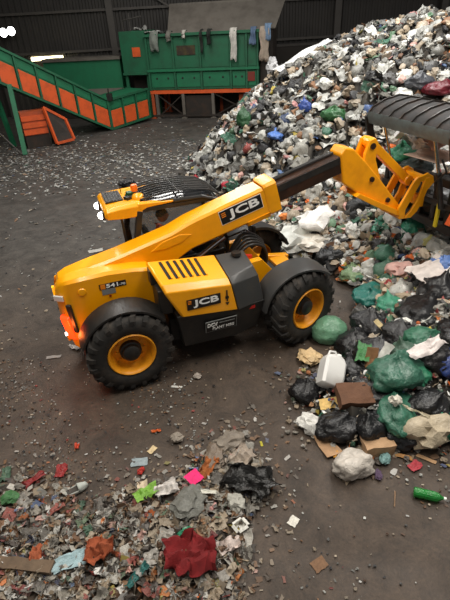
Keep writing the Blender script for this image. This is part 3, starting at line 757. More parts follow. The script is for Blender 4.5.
# --- cab (far side)
CX0, CX1, CY0, CY1 = 0.55, 1.86, 0.24, 1.10
cabf = MB()
ZR = 2.20
def pil(a, b, w=0.07): cabf.beam(a, b, w, w)
rear = [(0.52, CY0, 0.9), (0.50, CY0, 1.65), (0.66, CY0, ZR - 0.02)]
for y in (CY0, CY1):
    pil((0.52, y, 0.9), (0.50, y, 1.65), 0.09); pil((0.50, y, 1.65), (0.62, y, ZR - 0.02), 0.09)
    pil((1.98, y, 0.9), (2.0, y, 1.4), 0.06); pil((2.0, y, 1.4), (1.78, y, ZR - 0.02), 0.06)
    pil((0.52, y, 1.25), (1.98, y, 1.25), 0.06); pil((0.6, y, ZR - 0.02), (1.80, y, ZR - 0.02), 0.07)
pil((0.52, CY0, 1.30), (0.52, CY1, 1.30)); pil((0.62, CY0, ZR - 0.02), (0.62, CY1, ZR - 0.02)); pil((1.79, CY0, ZR - 0.02), (1.79, CY1, ZR - 0.02)); pil((2.0, CY0, 1.35), (2.0, CY1, 1.35))
cab = cabf.build('cab_frame', blackp, th, bevel=0.012)
m_ = MB(); m_.box((1.22, (CY0 + CY1) / 2, 0.80), (1.45, CY1 - CY0, 0.28)); m_.box((1.22, CY1, 1.08), (1.42, 0.05, 0.36)); m_.box((1.22, CY0, 1.08), (1.42, 0.05, 0.36)); m_.box((0.53, (CY0 + CY1) / 2, 1.1), (0.05, CY1 - CY0, 0.36)); m_.build('cab_floor_and_sides', blackp, cab, bevel=0.01)
def pane(pts, nm, mt_=glass):
    q = [Vector(x) for x in pts]; nn = (q[1] - q[0]).cross(q[2] - q[0]).normalized() * 0.004
    m2 = MB(); m2.loft([[x - nn for x in q], [x + nn for x in q]]); return m2.build(nm, mt_, cab)
pane([(0.55, CY0, 1.28), (1.96, CY0, 1.28), (1.98, CY0, 1.42), (1.77, CY0, ZR - 0.05), (0.66, CY0, ZR - 0.05), (0.54, CY0, 1.66)], 'side_window')
pane([(0.55, CY1, 1.28), (1.96, CY1, 1.28), (1.98, CY1, 1.42), (1.77, CY1, ZR - 0.05), (0.66, CY1, ZR - 0.05), (0.54, CY1, 1.66)], 'door_window')
pane([(0.50, CY0 + 0.04, 1.65), (0.50, CY1 - 0.04, 1.65), (0.62, CY1 - 0.04, ZR - 0.04), (0.62, CY0 + 0.04, ZR - 0.04)], 'rear_window')
pane([(2.0, CY0 + 0.04, 1.4), (2.0, CY1 - 0.04, 1.4), (1.79, CY1 - 0.04, ZR - 0.04), (1.79, CY0 + 0.04, ZR - 0.04)], 'windscreen')
# open rear quarter frame seen behind the rear pillar
m_ = MB(); m_.tube([(0.36, CY0 + 0.05, 1.45), (0.34, CY0 + 0.05, 2.12), (0.5, CY0 + 0.05, 2.16)], 0.02); m_.tube([(0.36, CY0 + 0.05, 1.45), (0.52, CY0 + 0.05, 1.40)], 0.02); m_.build('rear_guard', blackp, cab)
# roof : yellow rear cowl and side fairing, dark guarded front
rf = MB()
Y0, Y1 = CY0 - 0.04, CY1 + 0.02
cow = []
for x, zb, zt, ins in ((0.10, 2.15, 2.23, 0.03), (0.14, 2.12, 2.27, 0.0), (0.35, 2.10, 2.29, 0.0), (0.58, 2.10, 2.30, 0.0), (0.66, 2.14, 2.30, 0.0)):
    cow.append([(x, Y0 + ins, zb), (x, Y0 + ins, zt - 0.04), (x, Y0 + ins + 0.05, zt), (x, Y1 - ins - 0.05, zt), (x, Y1 - ins, zt - 0.04), (x, Y1 - ins, zb)])
rf.loft(cow)
for (ya, yb) in ((Y0, Y0 + 0.12), (Y1 - 0.12, Y1)):
    rf.loft([[(x, ya, zb), (x, ya, zt), (x, yb, zt), (x, yb, zb)] for x, zb, zt in ((0.60, 2.16, 2.29), (0.74, 2.215, 2.285), (1.15, 2.235, 2.265))])
roof = rf.build('cab_roof', yellow, th, smooth=25, bevel=0.01)
m_ = MB(); m_.loft([[(x, Y0 + 0.02, zb), (x, Y0 + 0.02, zt), (x, Y0 + 0.3, zt + 0.03), (x, Y1 - 0.3, zt + 0.03), (x, Y1 - 0.02, zt), (x, Y1 - 0.02, zb)] for x, zb, zt in ((0.66, 2.15, 2.26), (1.3, 2.18, 2.29), (1.72, 2.16, 2.25), (1.88, 2.10, 2.16))])
m_.build('roof_window', roofglass, roof, smooth=30)
for i in range(8):
    y = Y0 + 0.10 + i * (Y1 - Y0 - 0.2) / 7
    m_ = MB(); m_.tube([(0.66, y, 2.32), (1.0, y, 2.375), (1.45, y, 2.37), (1.75, y, 2.31), (1.93, y, 2.20)], 0.013, 6); m_.build('roof_guard_bar', blackp, roof)
m_ = MB(); m_.tube([(1.25, Y0 + 0.06, 2.37), (1.25, Y1 - 0.06, 2.37)], 0.014, 6); m_.tube([(1.93, Y0 + 0.06, 2.20), (1.93, Y1 - 0.06, 2.20)], 0.016, 6); m_.tube([(1.15, Y0 + 0.02, 2.25), (1.6, Y0 + 0.02, 2.24), (1.9, Y0 + 0.03, 2.13)], 0.035, 8); m_.build('roof_guard_rail', blackp, roof)
m_ = MB(); m_.box((0.30, (Y0 + Y1) / 2 + 0.06, 2.296), (0.27, 0.50, 0.02)); vt = m_.build('air_vent', black_print, roof)
for i in range(6):
    m_ = MB(); m_.box((0.19 + i * 0.044, (Y0 + Y1) / 2 + 0.06, 2.31), (0.012, 0.48, 0.012)); m_.build('vent_slat', darkgrey, vt)
for y in (Y0 + 0.14, Y1 - 0.32):
    m_ = MB(); m_.box((0.11, y, 2.165), (0.08, 0.15, 0.11)); wl = m_.build('work_lamp', blackp, roof, bevel=0.01)
    m_ = MB(); m_.lathe([(0, -0.075), (0.03, -0.068), (0.05, -0.045), (0.056, -0.005)], (0.085, y, 2.165), 'x', 14); m_.build('lens', lamp_white, wl)
    pl = bpy.data.lights.new('work_lamp_beam', 'SPOT'); pl.energy = 25; pl.spot_size = 1.7; pl.shadow_soft_size = 0.05; pl.color = (1, 0.97, 0.9)
    po = bpy.data.objects.new('work_lamp_beam', pl); C.objects.link(po); po.parent = wl; po.location = (0.02, y, 2.15); po.rotation_euler = Vector((-1, 0, -0.55)).to_track_quat('-Z', 'Y').to_euler()
m_ = MB(); m_.lathe([(0.06, 0), (0.065, 0.03), (0.05, 0.035)], (0.66, 0.72, 2.30), 'z', 16, cap=True); be = m_.build('beacon_base', blackp, roof, smooth=40)
m_ = MB(); m_.lathe([(0.052, 0.03), (0.054, 0.10), (0.045, 0.135), (0.0, 0.145)], (0.66, 0.72, 2.30), 'z', 16); m_.build('beacon_lens', orange_lens, be, smooth=50)
m_ = MB(); m_.lathe([(0.10, 0), (0.10, 0.03), (0.07, 0.07), (0.0, 0.085)], (0.66, 0.46, 2.29), 'z', 16); m_.build('roof_dome', yellow, roof, smooth=50)
m_ = MB(); m_.box((0.54, 0.50, 2.315), (0.16, 0.10, 0.05), (0, 0, 0.5)); m_.tube([(0.46, 0.8, 2.29), (0.45, 0.8, 2.50)], 0.006, 5); m_.tube([(0.5, 0.68, 2.3), (0.58, 0.6, 2.36), (0.52, 0.5, 2.33)], 0.014, 6); m_.build('wiring_bracket', blackp, roof)
m_ = MB(); m_.box((0.55, 0.57, 2.345), (0.09, 0.08, 0.08), (0.2, 0.1, 0.4)); m_.build('relay_box', mat('bottle_green', (24, 74, 40), 0.4), roof, bevel=0.01)
# seat, wheel
m_ = MB(); m_.box((1.07, 0.67, 1.03), (0.5, 0.5, 0.14)); m_.loft([[(0.78, 0.45, 1.15), (0.86, 0.45, 1.15), (0.86, 0.89, 1.15), (0.78, 0.89, 1.15)], [(0.68, 0.47, 1.72), (0.77, 0.47, 1.72), (0.77, 0.87, 1.72), (0.68, 0.87, 1.72)]]); m_.build('seat', seat_m, cab, bevel=0.03)
sw = MB(); ring_ = [Vector((1.52, 0.67, 1.50)) + Vector((-0.45, 0, 0.9)).normalized().cross(Vector((0, 1, 0))) * (0.19 * math.cos(a)) + Vector((0, 1, 0)) * (0.19 * math.sin(a)) for a in [2 * PI * k / 20 for k in range(21)]]
sw.tube(ring_, 0.016, 8); sw.tube([(1.52, 0.67, 1.50), (1.62, 0.67, 1.0)], 0.03, 8); sw.build('steering_wheel', blackp, cab)
m_ = MB(); m_.box((1.75, 0.67, 1.2), (0.3, 0.7, 0.45)); m_.build('dashboard', blackp, cab, bevel=0.04)
# mirror and hose bundle in front of the cab
m_ = MB(); m_.tube([(2.0, 0.26, 1.45), (2.25, 0.05, 1.62), (2.38, -0.02, 1.55)], 0.018); m_.build('mirror_arm', blackp, th)
m_ = MB(); m_.box((2.40, 0.12, 1.52), (0.07, 0.2, 0.30)); m_.build('mirror', blackp, th, bevel=0.02)
for k in range(5):
    oy = -0.30 + k * 0.06
    m_ = MB(); pts = [(1.9, oy, 1.30), (2.15, oy - 0.03, 1.52 + 0.03 * k), (2.42 + 0.02 * k, oy, 1.42), (2.48, oy + 0.03, 1.12), (2.25, oy + 0.04, 0.95)]
    # smooth the hose
    sm = []
    for i in range(len(pts) - 1):
        for t in (0, .25, .5, .75):
            p0 = Vector(pts[max(i - 1, 0)]); p1 = Vector(pts[i]); p2 = Vector(pts[i + 1]); p3 = Vector(pts[min(i + 2, len(pts) - 1)])
            sm.append(0.5 * ((2 * p1) + (p2 - p0) * t + (2 * p0 - 5 * p1 + 4 * p2 - p3) * t * t + (3 * p1 - p0 - 3 * p2 + p3) * t ** 3))
    m_.tube(sm, 0.024, 7); m_.build('hydraulic_hose', blackp, th, smooth=60)
m_ = MB(); m_.beam((1.9, -0.36, 1.40), (2.18, -0.36, 1.34), 0.06, 0.05); m_.build('fuel_lock_bar', mat('lever_red', (196, 44, 24), 0.4), th)
m_ = MB(); m_.lathe([(0.0, 0.05), (0.07, 0.045), (0.075, 0.0)], (1.82, -0.62, 1.56), 'z', 14); m_.build('filler_cap', blackp, th, smooth=40)

# ================================================================== OPERATOR
def skin_mesh(name, verts, edges, rad, root=0, sub=1):
    me = bpy.data.meshes.new(name); me.from_pydata(verts, edges, []); me.update()
    o = bpy.data.objects.new(name, me); C.objects.link(o)
    o.modifiers.new('skin', 'SKIN')
    for i, r in enumerate(rad):
        d = me.skin_vertices[0].data[i]; d.radius = (r, r) if not isinstance(r, tuple) else r; d.use_root = (i == root)
    s = o.modifiers.new('sub', 'SUBSURF'); s.levels = sub; s.render_levels = sub
    dg = bpy.context.evaluated_depsgraph_get(); dg.update()
    m2 = bpy.data.meshes.new_from_object(o.evaluated_get(dg))
    bpy.data.objects.remove(o); bpy.data.meshes.remove(me)
    return m2
person = empty('person', MTX @ Vector((1.0, 0.62, 1.10)), YAW, 'seated person in orange high-visibility jacket at the telehandler controls', 'person')
V_ = [(0, 0, 0.10), (-0.02, 0, 0.28), (-0.03, 0, 0.46), (-0.01, 0, 0.60), (0.0, 0, 0.66),              # pelvis, waist, chest, neck base, neck
      (-0.02, -0.19, 0.53), (0.12, -0.24, 0.30), (0.42, -0.15, 0.34), (0.52, -0.13, 0.35),               # right arm to the wheel
      (-0.02, 0.19, 0.53), (0.12, 0.24, 0.30), (0.42, 0.15, 0.34), (0.52, 0.13, 0.35),
      (0.04, -0.10, 0.08), (0.42, -0.13, 0.10), (0.50, -0.13, -0.22), (0.60, -0.13, -0.24),
      (0.04, 0.10, 0.08), (0.42, 0.13, 0.10), (0.50, 0.13, -0.22), (0.60, 0.13, -0.24)]
E_ = [(0, 1), (1, 2), (2, 3), (3, 4), (2, 5), (5, 6), (6, 7), (7, 8), (2, 9), (9, 10), (10, 11), (11, 12), (0, 13), (13, 14), (14, 15), (15, 16), (0, 17), (17, 18), (18, 19), (19, 20)]
Rr = [0.13, 0.125, 0.14, 0.06, 0.05, 0.06, 0.045, 0.032, 0.03, 0.06, 0.045, 0.032, 0.03, 0.085, 0.065, 0.045, 0.04, 0.085, 0.065, 0.045, 0.04]
bm = bmesh.new()
bm.from_mesh(skin_mesh('b', V_, E_, Rr))
for s in (-1, 1):                                                       # hands: palm + five fingers closed on the wheel rim
    hx, hy, hz = 0.55, 0.13 * s, 0.36
    hv = [(0.50, hy, 0.35), (hx + 0.02, hy, hz)]; he = [(0, 1)]; hr = [0.028, 0.030]
    for k in range(4):
        oy = (k - 1.5) * 0.02; L = (0.034, 0.04, 0.037, 0.028)[k]; b0 = len(hv)
        hv += [(hx + 0.05, hy + oy, hz + 0.012), (hx + 0.05 + L, hy + oy, hz + 0.005), (hx + 0.05 + L, hy + oy, hz - 0.03), (hx + 0.045, hy + oy, hz - 0.04)]
        he += [(1, b0), (b0, b0 + 1), (b0 + 1, b0 + 2), (b0 + 2, b0 + 3)]; hr += [0.010, 0.009, 0.0085, 0.008]
    b0 = len(hv); hv += [(hx, hy - 0.035 * s, hz - 0.008), (hx + 0.04, hy - 0.045 * s, hz - 0.02)]; he += [(1, b0), (b0, b0 + 1)]; hr += [0.011, 0.009]
    bm.from_mesh(skin_mesh('h', hv, he, hr, 0, 1))
# head
hd = bmesh.new(); bmesh.ops.create_icosphere(hd, subdivisions=4, radius=1.0)
for v in hd.verts:
    x, y, z = v.co
    w = 1.0 - 0.22 * max(0, -z) ** 1.4
    X = 0.098 * x; Yy = 0.078 * y * w; Z = 0.118 * z
    if x > 0:
        X += 0.022 * math.exp(-((y / 0.16) ** 2 + ((z + 0.12) / 0.2) ** 2))               # nose
        X -= 0.010 * math.exp(-(((abs(y) - 0.38) / 0.18) ** 2 + ((z - 0.05) / 0.13) ** 2))  # eye sockets
        X += 0.006 * math.exp(-((y / 0.3) ** 2 + ((z + 0.48) / 0.1) ** 2))                # lips
        X += 0.010 * math.exp(-((y / 0.3) ** 2 + ((z + 0.85) / 0.2) ** 2))                # chin
    Yy += (1 if y > 0 else -1) * 0.016 * math.exp(-(((x + 0.05) / 0.2) ** 2 + ((z + 0.02) / 0.25) ** 2)) * (abs(y) > 0.5)   # ears
    v.co = (X + 0.03, Yy, Z + 0.80)
tmp = bpy.data.meshes.new('t'); hd.to_mesh(tmp); hd.free(); bm.from_mesh(tmp)
me = bpy.data.meshes.new('person_body'); bm.to_mesh(me); bm.free()
body = link('body', me, skin_m, person)
rmod = body.modifiers.new('remesh', 'REMESH'); rmod.mode = 'VOXEL'; rmod.voxel_size = 0.009; rmod.use_smooth_shade = True
jm = skin_mesh('jacket', [V_[0], V_[1], V_[2], V_[3], V_[5], V_[6], V_[7], V_[9], V_[10], V_[11]], [(0, 1), (1, 2), (2, 3), (2, 4), (4, 5), (5, 6), (2, 7), (7, 8), (8, 9)], [0.15, 0.145, 0.158, 0.075, 0.078, 0.06, 0.045, 0.078, 0.06, 0.045])
link('jacket', jm, hivis, person, smooth=80)
tmn = skin_mesh('trousers', [V_[0]] + V_[13:16] + V_[17:20], [(0, 1), (1, 2), (2, 3), (0, 4), (4, 5), (5, 6)], [0.145, 0.10, 0.078, 0.06, 0.10, 0.078, 0.06])
link('trousers', tmn, trous, person, smooth=80)
hb = bmesh.new(); bmesh.ops.create_icosphere(hb, subdivisions=3, radius=1.0)
kill = [v for v in hb.verts if v.co.z < (0.25 if v.co.x > 0.1 else -0.25)]
bmesh.ops.delete(hb, geom=kill, context='VERTS')
for v in hb.verts: v.co = (v.co.x * 0.106 + 0.025, v.co.y * 0.087, v.co.z * 0.128 + 0.80)
me = bpy.data.meshes.new('hair'); hb.to_mesh(me); hb.free()
ho = link('hair', me, hair_m, person, smooth=80); sm_ = ho.modifiers.new('thick', 'SOLIDIFY'); sm_.thickness = 0.012

# ================================================================== GRAPPLE on the carriage
gr = empty('grapple_fork', MTX @ Vector((0, 0, 0)), YAW, 'dark steel grapple fork with ribbed curved top clamp carried on the boom head', 'grapple')
GW = 1.02
cprof = [(5.13, 3.00), (5.20, 3.07), (5.45, 3.17), (5.75, 3.22), (6.02, 3.17), (6.25, 3.02)]
m_ = MB(); m_.loft([[(5.16, -GW, 2.80), (5.16, GW, 2.80), (5.19, GW, 2.80), (5.19, -GW, 2.80)], [(5.11, -GW, 2.92), (5.11, GW, 2.92), (5.15, GW, 2.92), (5.15, -GW, 2.92)], [(5.13, -GW, 3.01), (5.13, GW, 3.01), (5.17, GW, 3.0), (5.17, -GW, 3.0)]]); m_.build('clamp_back_plate', steel_worn, gr, smooth=50)
m_ = MB(); m_.loft([[(x, -GW, z), (x, GW, z), (x + 0.01, GW, z - 0.03), (x + 0.01, -GW, z - 0.03)] for x, z in cprof]); m_.build('clamp_shell', mat('clamp_steel', (20, 18, 17), 0.7, 0.0, dirt=0.7, dirt_rgb=(54, 38, 30), scale=6.0), gr, smooth=50)
cprof2 = cprof + [(6.40, 2.80), (6.46, 2.58)]
for i in range(8):
    y = -GW + 0.03 + i * (2 * GW - 0.06) / 7
    m_ = MB(); L_ = []
    for k, (x, z) in enumerate(cprof2):
        a = cprof2[max(k - 1, 0)]; b = cprof2[min(k + 1, len(cprof2) - 1)]
        d = Vector((b[0] - a[0], 0, b[1] - a[1])).normalized(); nn = Vector((-d.z, 0, d.x))
        hgt = 0.028 if k < len(cprof2) - 1 else 0.01
        q = Vector((x, y, z)); L_.append([q - nn * 0.05 + Vector((0, -0.015, 0)), q + nn * hgt + Vector((0, -0.015, 0)), q + nn * hgt + Vector((0, 0.015, 0)), q - nn * 0.05 + Vector((0, 0.015, 0))])
    m_.loft(L_); m_.build('clamp_rib', steel_dark, gr, smooth=30)
for y in (-GW - 0.02, GW + 0.02):
    m_ = MB(); m_.prism([(5.08, 2.92), (5.20, 3.02), (5.30, 2.65), (5.50, 2.20), (5.60, 1.98), (5.50, 1.90), (5.38, 2.12), (5.18, 2.60)], y - 0.03, y + 0.03); m_.build('clamp_arm', steel_dark, gr, bevel=0.008)
for y in (-0.62, 0.62):
    m_ = MB(); m_.tube([(5.62, y, 1.62), (5.42, y, 2.25)], 0.05, 12); rc = m_.build('clamp_ram', blackp, gr, smooth=40)
    m_ = MB(); m_.tube([(5.42, y, 2.25), (5.20, y, 2.85)], 0.028, 10); m_.build('ram_rod', chrome, rc, smooth=40)
for z, h in ((2.02, 0.14), (1.64, 0.10), (1.24, 0.14)):
    m_ = MB(); m_.box((5.74, 0, z), (0.13, 2 * GW + 0.1, h)); m_.build('frame_beam', steel_dark, gr, bevel=0.01)
for i in range(7):
    y = -GW + i * 2 * GW / 6
    m_ = MB(); m_.box((5.76, y, 1.63), (0.09, 0.09, 0.85)); m_.build('frame_upright', steel_dark, gr, bevel=0.008)
for i in range(8):
    y = -GW + 0.02 + i * (2 * GW - 0.04) / 7
    m_ = MB(); m_.loft([[(x, y - w, zb), (x, y + w, zb), (x, y + w, zt), (x, y - w, zt)] for x, zb, zt, w in ((5.72, 1.15, 1.27, 0.035), (6.3, 1.10, 1.20, 0.035), (6.85, 1.12, 1.15, 0.015))]); m_.build('fork_tine', steel_dark, gr)
m_ = MB(); m_.box((5.62, -0.92, 1.62), (0.05, 0.10, 0.42), (0, 0.4, 0)); m_.build('warning_bar', orange_panel, gr)
m_ = MB(); m_.tube([(5.52, -0.5, 1.95), (5.38, -0.62, 2.12), (5.45, -0.75, 2.3), (5.36, -0.7, 2.5)], 0.018, 7); m_.build('hydraulic_hose', blackp, gr, smooth=60)
m_ = MB(); m_.tube([(5.52, 0.4, 1.95), (5.36, 0.55, 2.1), (5.44, 0.65, 2.3)], 0.018, 7); m_.build('hydraulic_hose', blackp, gr, smooth=60)
m_ = MB(); m_.box((5.64, -0.55, 1.50), (0.04, 0.06, 0.5)); m_.build('lock_lever', mat('lever_yellow', (214, 190, 40), 0.5), gr)

# ================================================================== WASTE: shapes
def fbm(p, o=3):
    s = 0; a = 1.0
    for k in range(o):
        s += a * noise.noise(p * (2 ** k)); a *= 0.5
    return s
def ridge(p, o=3):
    s = 0; a = 1.0
    for k in range(o):
        s += a * (1 - abs(noise.noise(p * (1.9 ** k))) * 2.2); a *= 0.5
    return s

def bag_shape(seed, sub=3, squash=0.72, amp=0.2, creases=0.07, knot=True, freq=1.2):
    """a filled sack of unit diameter, resting on its base, pleats running to the tied neck"""
    r = random.Random(seed); off = Vector((r.uniform(-50, 50), r.uniform(-50, 50), r.uniform(-50, 50)))
    bm = bmesh.new(); bmesh.ops.create_icosphere(bm, subdivisions=sub, radius=1.0)
    lean = Vector((r.uniform(-.35, .35), r.uniform(-.35, .35), 1)).normalized()
    ex = r.uniform(0.8, 1.2)
    for v in bm.verts:
        d = v.co.normalized()
        rad = 1 + amp * fbm(d * freq + off, 3) + creases * (ridge(d * 2.6 + off) - 1.0)
        t = d.dot(lean)
        if knot and t > 0.72:
            u = (t - 0.72) / 0.28
            az = math.atan2(d.y, d.x)
            rad *= 1 + 0.45 * u * u + 0.12 * u * math.sin(az * 7 + seed)
            q = d * rad; ax = lean * q.dot(lean); q = ax + (q - ax) * (1 - 0.72 * min(1, u * 1.3))
        else:
            q = d * rad
        q.x *= ex; q.z *= squash
        if q.z < -0.42: q.z = -0.42 - (q.z + 0.42) * -0.12
        v.co = q * 0.5
    zmin = min(v.co.z for v in bm.verts)
    for v in bm.verts: v.co.z -= zmin
    me = bpy.data.meshes.new('bag'); bm.to_mesh(me); bm.free()
    for q in me.polygons: q.use_smooth = True
    return me

def crumple_shape(seed, sub=3, squash=0.6, amp=0.45, creases=0.22, freq=1.5):
    r = random.Random(seed); off = Vector((r.uniform(-50, 50), r.uniform(-50, 50), r.uniform(-50, 50)))
    bm = bmesh.new(); bmesh.ops.create_icosphere(bm, subdivisions=sub, radius=1.0)
    ex = r.uniform(0.75, 1.35)
    for v in bm.verts:
        d = v.co.normalized()
        rad = 1 + amp * fbm(d * freq + off, 4) + creases * (ridge(d * 3.2 + off, 3) - 1.0)
        q = d * max(rad, 0.25); q.x *= ex; q.z *= squash
        v.co = q * 0.5
    zmin = min(v.co.z for v in bm.verts)
    for v in bm.verts: v.co.z -= zmin + 0.04
    me = bpy.data.meshes.new('crumple'); bm.to_mesh(me); bm.free()
    for q in me.polygons: q.use_smooth = True
    me.set_sharp_from_angle(angle=math.radians(38))
    return me

def sheet_shape(seed, nseg=9, amp=0.16, aspect=0.7, thick=0.012, ragged=0.12):
    """a crumpled sheet: film, rag or paper of unit length"""
    r = random.Random(seed); off = Vector((r.uniform(-50, 50), r.uniform(-50, 50), 0))
    vs = []; n = nseg
    for j in range(n + 1):
        for i in range(n + 1):
            x = i / n - .5; y = (j / n - .5) * aspect
            e = max(abs(i / n - .5), abs(j / n - .5)) * 2
            dx = ragged * noise.noise(Vector((x * 4, y * 4, 5)) + off) * e; dy = ragged * noise.noise(Vector((x * 4, y * 4, 9)) + off) * e
            z = amp * fbm(Vector((x * 2.6, y * 2.6, 0)) + off, 3) + amp * 0.35 * (ridge(Vector((x * 4, y * 4, 3)) + off, 2) - 1)
            vs.append((x + dx, y + dy, z))
    zmin = min(q[2] for q in vs); vs = [(x, y, z - zmin) for x, y, z in vs]
    N = len(vs)
    top = [(x, y, z + thick) for x, y, z in vs]
    W = n + 1
    fs = [(j * W + i, (j + 1) * W + i, (j + 1) * W + i + 1, j * W + i + 1) for j in range(n) for i in range(n)]
    fs += [(N + j * W + i, N + j * W + i + 1, N + (j + 1) * W + i + 1, N + (j + 1) * W + i) for j in range(n) for i in range(n)]
    bd = [i for i in range(W)] + [j * W + n for j in range(1, W)] + [n * W + i for i in range(n - 1, -1, -1)] + [j * W for j in range(n - 1, 0, -1)]
    for k in range(len(bd)):
        a, b = bd[k], bd[(k + 1) % len(bd)]; fs.append((a, b, N + b, N + a))
    me = bpy.data.meshes.new('sheet'); me.from_pydata(vs + top, [], fs); me.update()
    for q in me.polygons: q.use_smooth = True
    me.set_sharp_from_angle(angle=math.radians(40))
    return me

def carton_shape(seed, h=0.5, flaps=True):
    r = random.Random(seed); m_ = MB(); w, d = 0.5, 0.36
    k = 0.015
    m_.box((0, 0, k), (2 * w, 2 * d, 2 * k))
    for s in (-1, 1):
        m_.box((s * (w - k), 0, h / 2), (2 * k, 2 * d, h)); m_.box((0, s * (d - k), h / 2), (2 * w - 4 * k, 2 * k, h))
        if flaps:
            a = r.uniform(-0.9, 0.5)
            m_.box((s * (w + 0.14 * math.cos(a)), 0, h + 0.14 * math.sin(a)), (0.28, 2 * d, 0.02), (0, -s * a, 0))
            a = r.uniform(-0.6, 0.9)
            m_.box((0, s * (d + 0.11 * math.cos(a)), h + 0.11 * math.sin(a)), (2 * w, 0.22, 0.02), (s * a, 0, 0))
    me = m_.mesh('carton')
    off = Vector((seed, seed * 2, 0))
    for v in me.vertices: v.co += Vector((noise.noise(v.co * 2 + off), noise.noise(v.co * 2 + off + Vector((9, 0, 0))), 0.5 * noise.noise(v.co * 2 + off + Vector((0, 9, 0))))) * 0.08 * (v.co.z + 0.2)
    return me

def folded_card(seed):
    r = random.Random(seed); m_ = MB(); a = r.uniform(0.25, 0.9)
    k = 0.025
    p = [(-0.5, 0.06), (0.0, 0.0), (0.42 * math.cos(a), 0.42 * math.sin(a))]
    lo = [[(x, -0.36 + 0.05 * i, z), (x, 0.36, z), (x, 0.36, z + k), (x, -0.36 + 0.05 * i, z + k)] for i, (x, z) in enumerate(p)]
    m_.loft(lo); me = m_.mesh('card')
    off = Vector((seed * 3.1, 0, 0))
    for v in me.vertices: v.co += Vector((noise.noise(v.co * 3 + off), noise.noise(v.co * 3 + off + Vector((5, 0, 0))), abs(noise.noise(v.co * 3 + off + Vector((0, 5, 0)))))) * 0.06
    return me

def bottle_shape():
    m_ = MB(); m_.lathe([(0.0, -0.5), (0.13, -0.5), (0.15, -0.47), (0.15, -0.2), (0.138, -0.17), (0.15, -0.14), (0.15, 0.15), (0.12, 0.28), (0.05, 0.38), (0.045, 0.45)], (0, 0, 0.15), 'x', 14)
    return m_.mesh('bottle')
def cap_shape():
    m_ = MB(); m_.lathe([(0.055, 0.42), (0.055, 0.5), (0.0, 0.5)], (0, 0, 0.15), 'x', 12); return m_.mesh('bottle_cap')

BAGS = [bag_shape(s, 3, squash=0.62 + 0.06 * (s % 4)) for s in range(1, 13)]
SACKS = [bag_shape(40 + s, 4, squash=0.6 + 0.05 * s, amp=0.26, creases=0.10) for s in range(5)]
ROUND = bag_shape(77, 4, squash=0.8, amp=0.14, creases=0.03, knot=False)
CLOTH = [sheet_shape(55 + k, 18, amp=0.26, aspect=0.8, thick=0.012, ragged=0.24) for k in range(3)]
ROUND2 = bag_shape(91, 4, squash=0.75, amp=0.3, creases=0.12, knot=False)
CRUMP = [crumple_shape(s, 3, squash=0.5 + 0.08 * (s % 4)) for s in range(1, 15)]
SHEET = [sheet_shape(s, 9, amp=0.12 + 0.04 * (s % 4), aspect=0.5 + 0.1 * (s % 5)) for s in range(1, 13)]
FLAT = [sheet_shape(30 + s, 6, amp=0.05, aspect=0.5 + 0.12 * (s % 4), thick=0.008, ragged=0.09) for s in range(1, 9)]
CARTON = [carton_shape(s, 0.4 + 0.1 * (s % 3)) for s in range(1, 5)]
CARD = [folded_card(s) for s in range(1, 6)]
BOT = bottle_shape(); CAP = cap_shape()
for me in BAGS + SACKS + [ROUND, ROUND2]: me.materials.append(bag_m)
for me in CRUMP: me.materials.append(bag_thin)
for me in SHEET + CLOTH: me.materials.append(bag_thin)
for me in FLAT: me.materials.append(matte_m)
for me in CARTON + CARD: me.materials.append(matte_m)
BOT.materials.append(clear_m); CAP.materials.append(hard_m)

def put(name, me, loc, size, color, label, cat, group=None, rz=None, tilt=(0, 0), normal=None, material=None, scale=None):
    o = bpy.data.objects.new(name, me); C.objects.link(o)
    if rz is None: rz = random.uniform(0, 2 * PI)
    R = Euler((tilt[0], tilt[1], 0)).to_matrix() @ Matrix.Rotation(rz, 3, 'Z')
    if normal is not None: R = Vector((0, 0, 1)).rotation_difference(normal).to_matrix() @ R
    sc = scale if scale is not None else (size, size, size)
    o.matrix_basis = Matrix.Translation(Vector(loc)) @ R.to_4x4() @ Matrix.Diagonal((*sc, 1))
    o.color = (*lin(color), 1)
    if material is not None:
        o.material_slots[0].link = 'OBJECT'; o.material_slots[0].material = material
    tag(o, label, cat, group)
    return o

COL = {
    'white': [(206, 206, 200), (192, 192, 186), (218, 217, 213), (182, 182, 176)],
    'grey': [(142, 141, 135), (118, 117, 112), (156, 154, 146), (100, 99, 97)],
    'beige': [(172, 156, 134), (158, 142, 120), (184, 170, 150)],
    'black': [(38, 38, 40), (46, 46, 48), (32, 32, 33), (56, 56, 57)],
    'green': [(62, 106, 86), (78, 120, 98), (52, 88, 70), (104, 136, 108)],
    'blue': [(74, 98, 146), (96, 122, 164), (60, 76, 112)],
    'red': [(146, 56, 54), (160, 78, 72), (122, 50, 54)],
    'yellow': [(180, 162, 74), (176, 170, 104)],
    'brown': [(124, 88, 60), (104, 74, 52), (142, 104, 72)],
    'pink': [(206, 150, 146), (214, 170, 160)],
    'orange': [(206, 102, 40), (214, 124, 60)],
}
def colpick(w):
    k = list(w); nm = random.choices(k, [w[q] for q in k])[0]
    c = random.choice(COL[nm]); f = random.uniform(0.85, 1.1)
    return nm, tuple(min(255, max(0, v * f)) for v in c)

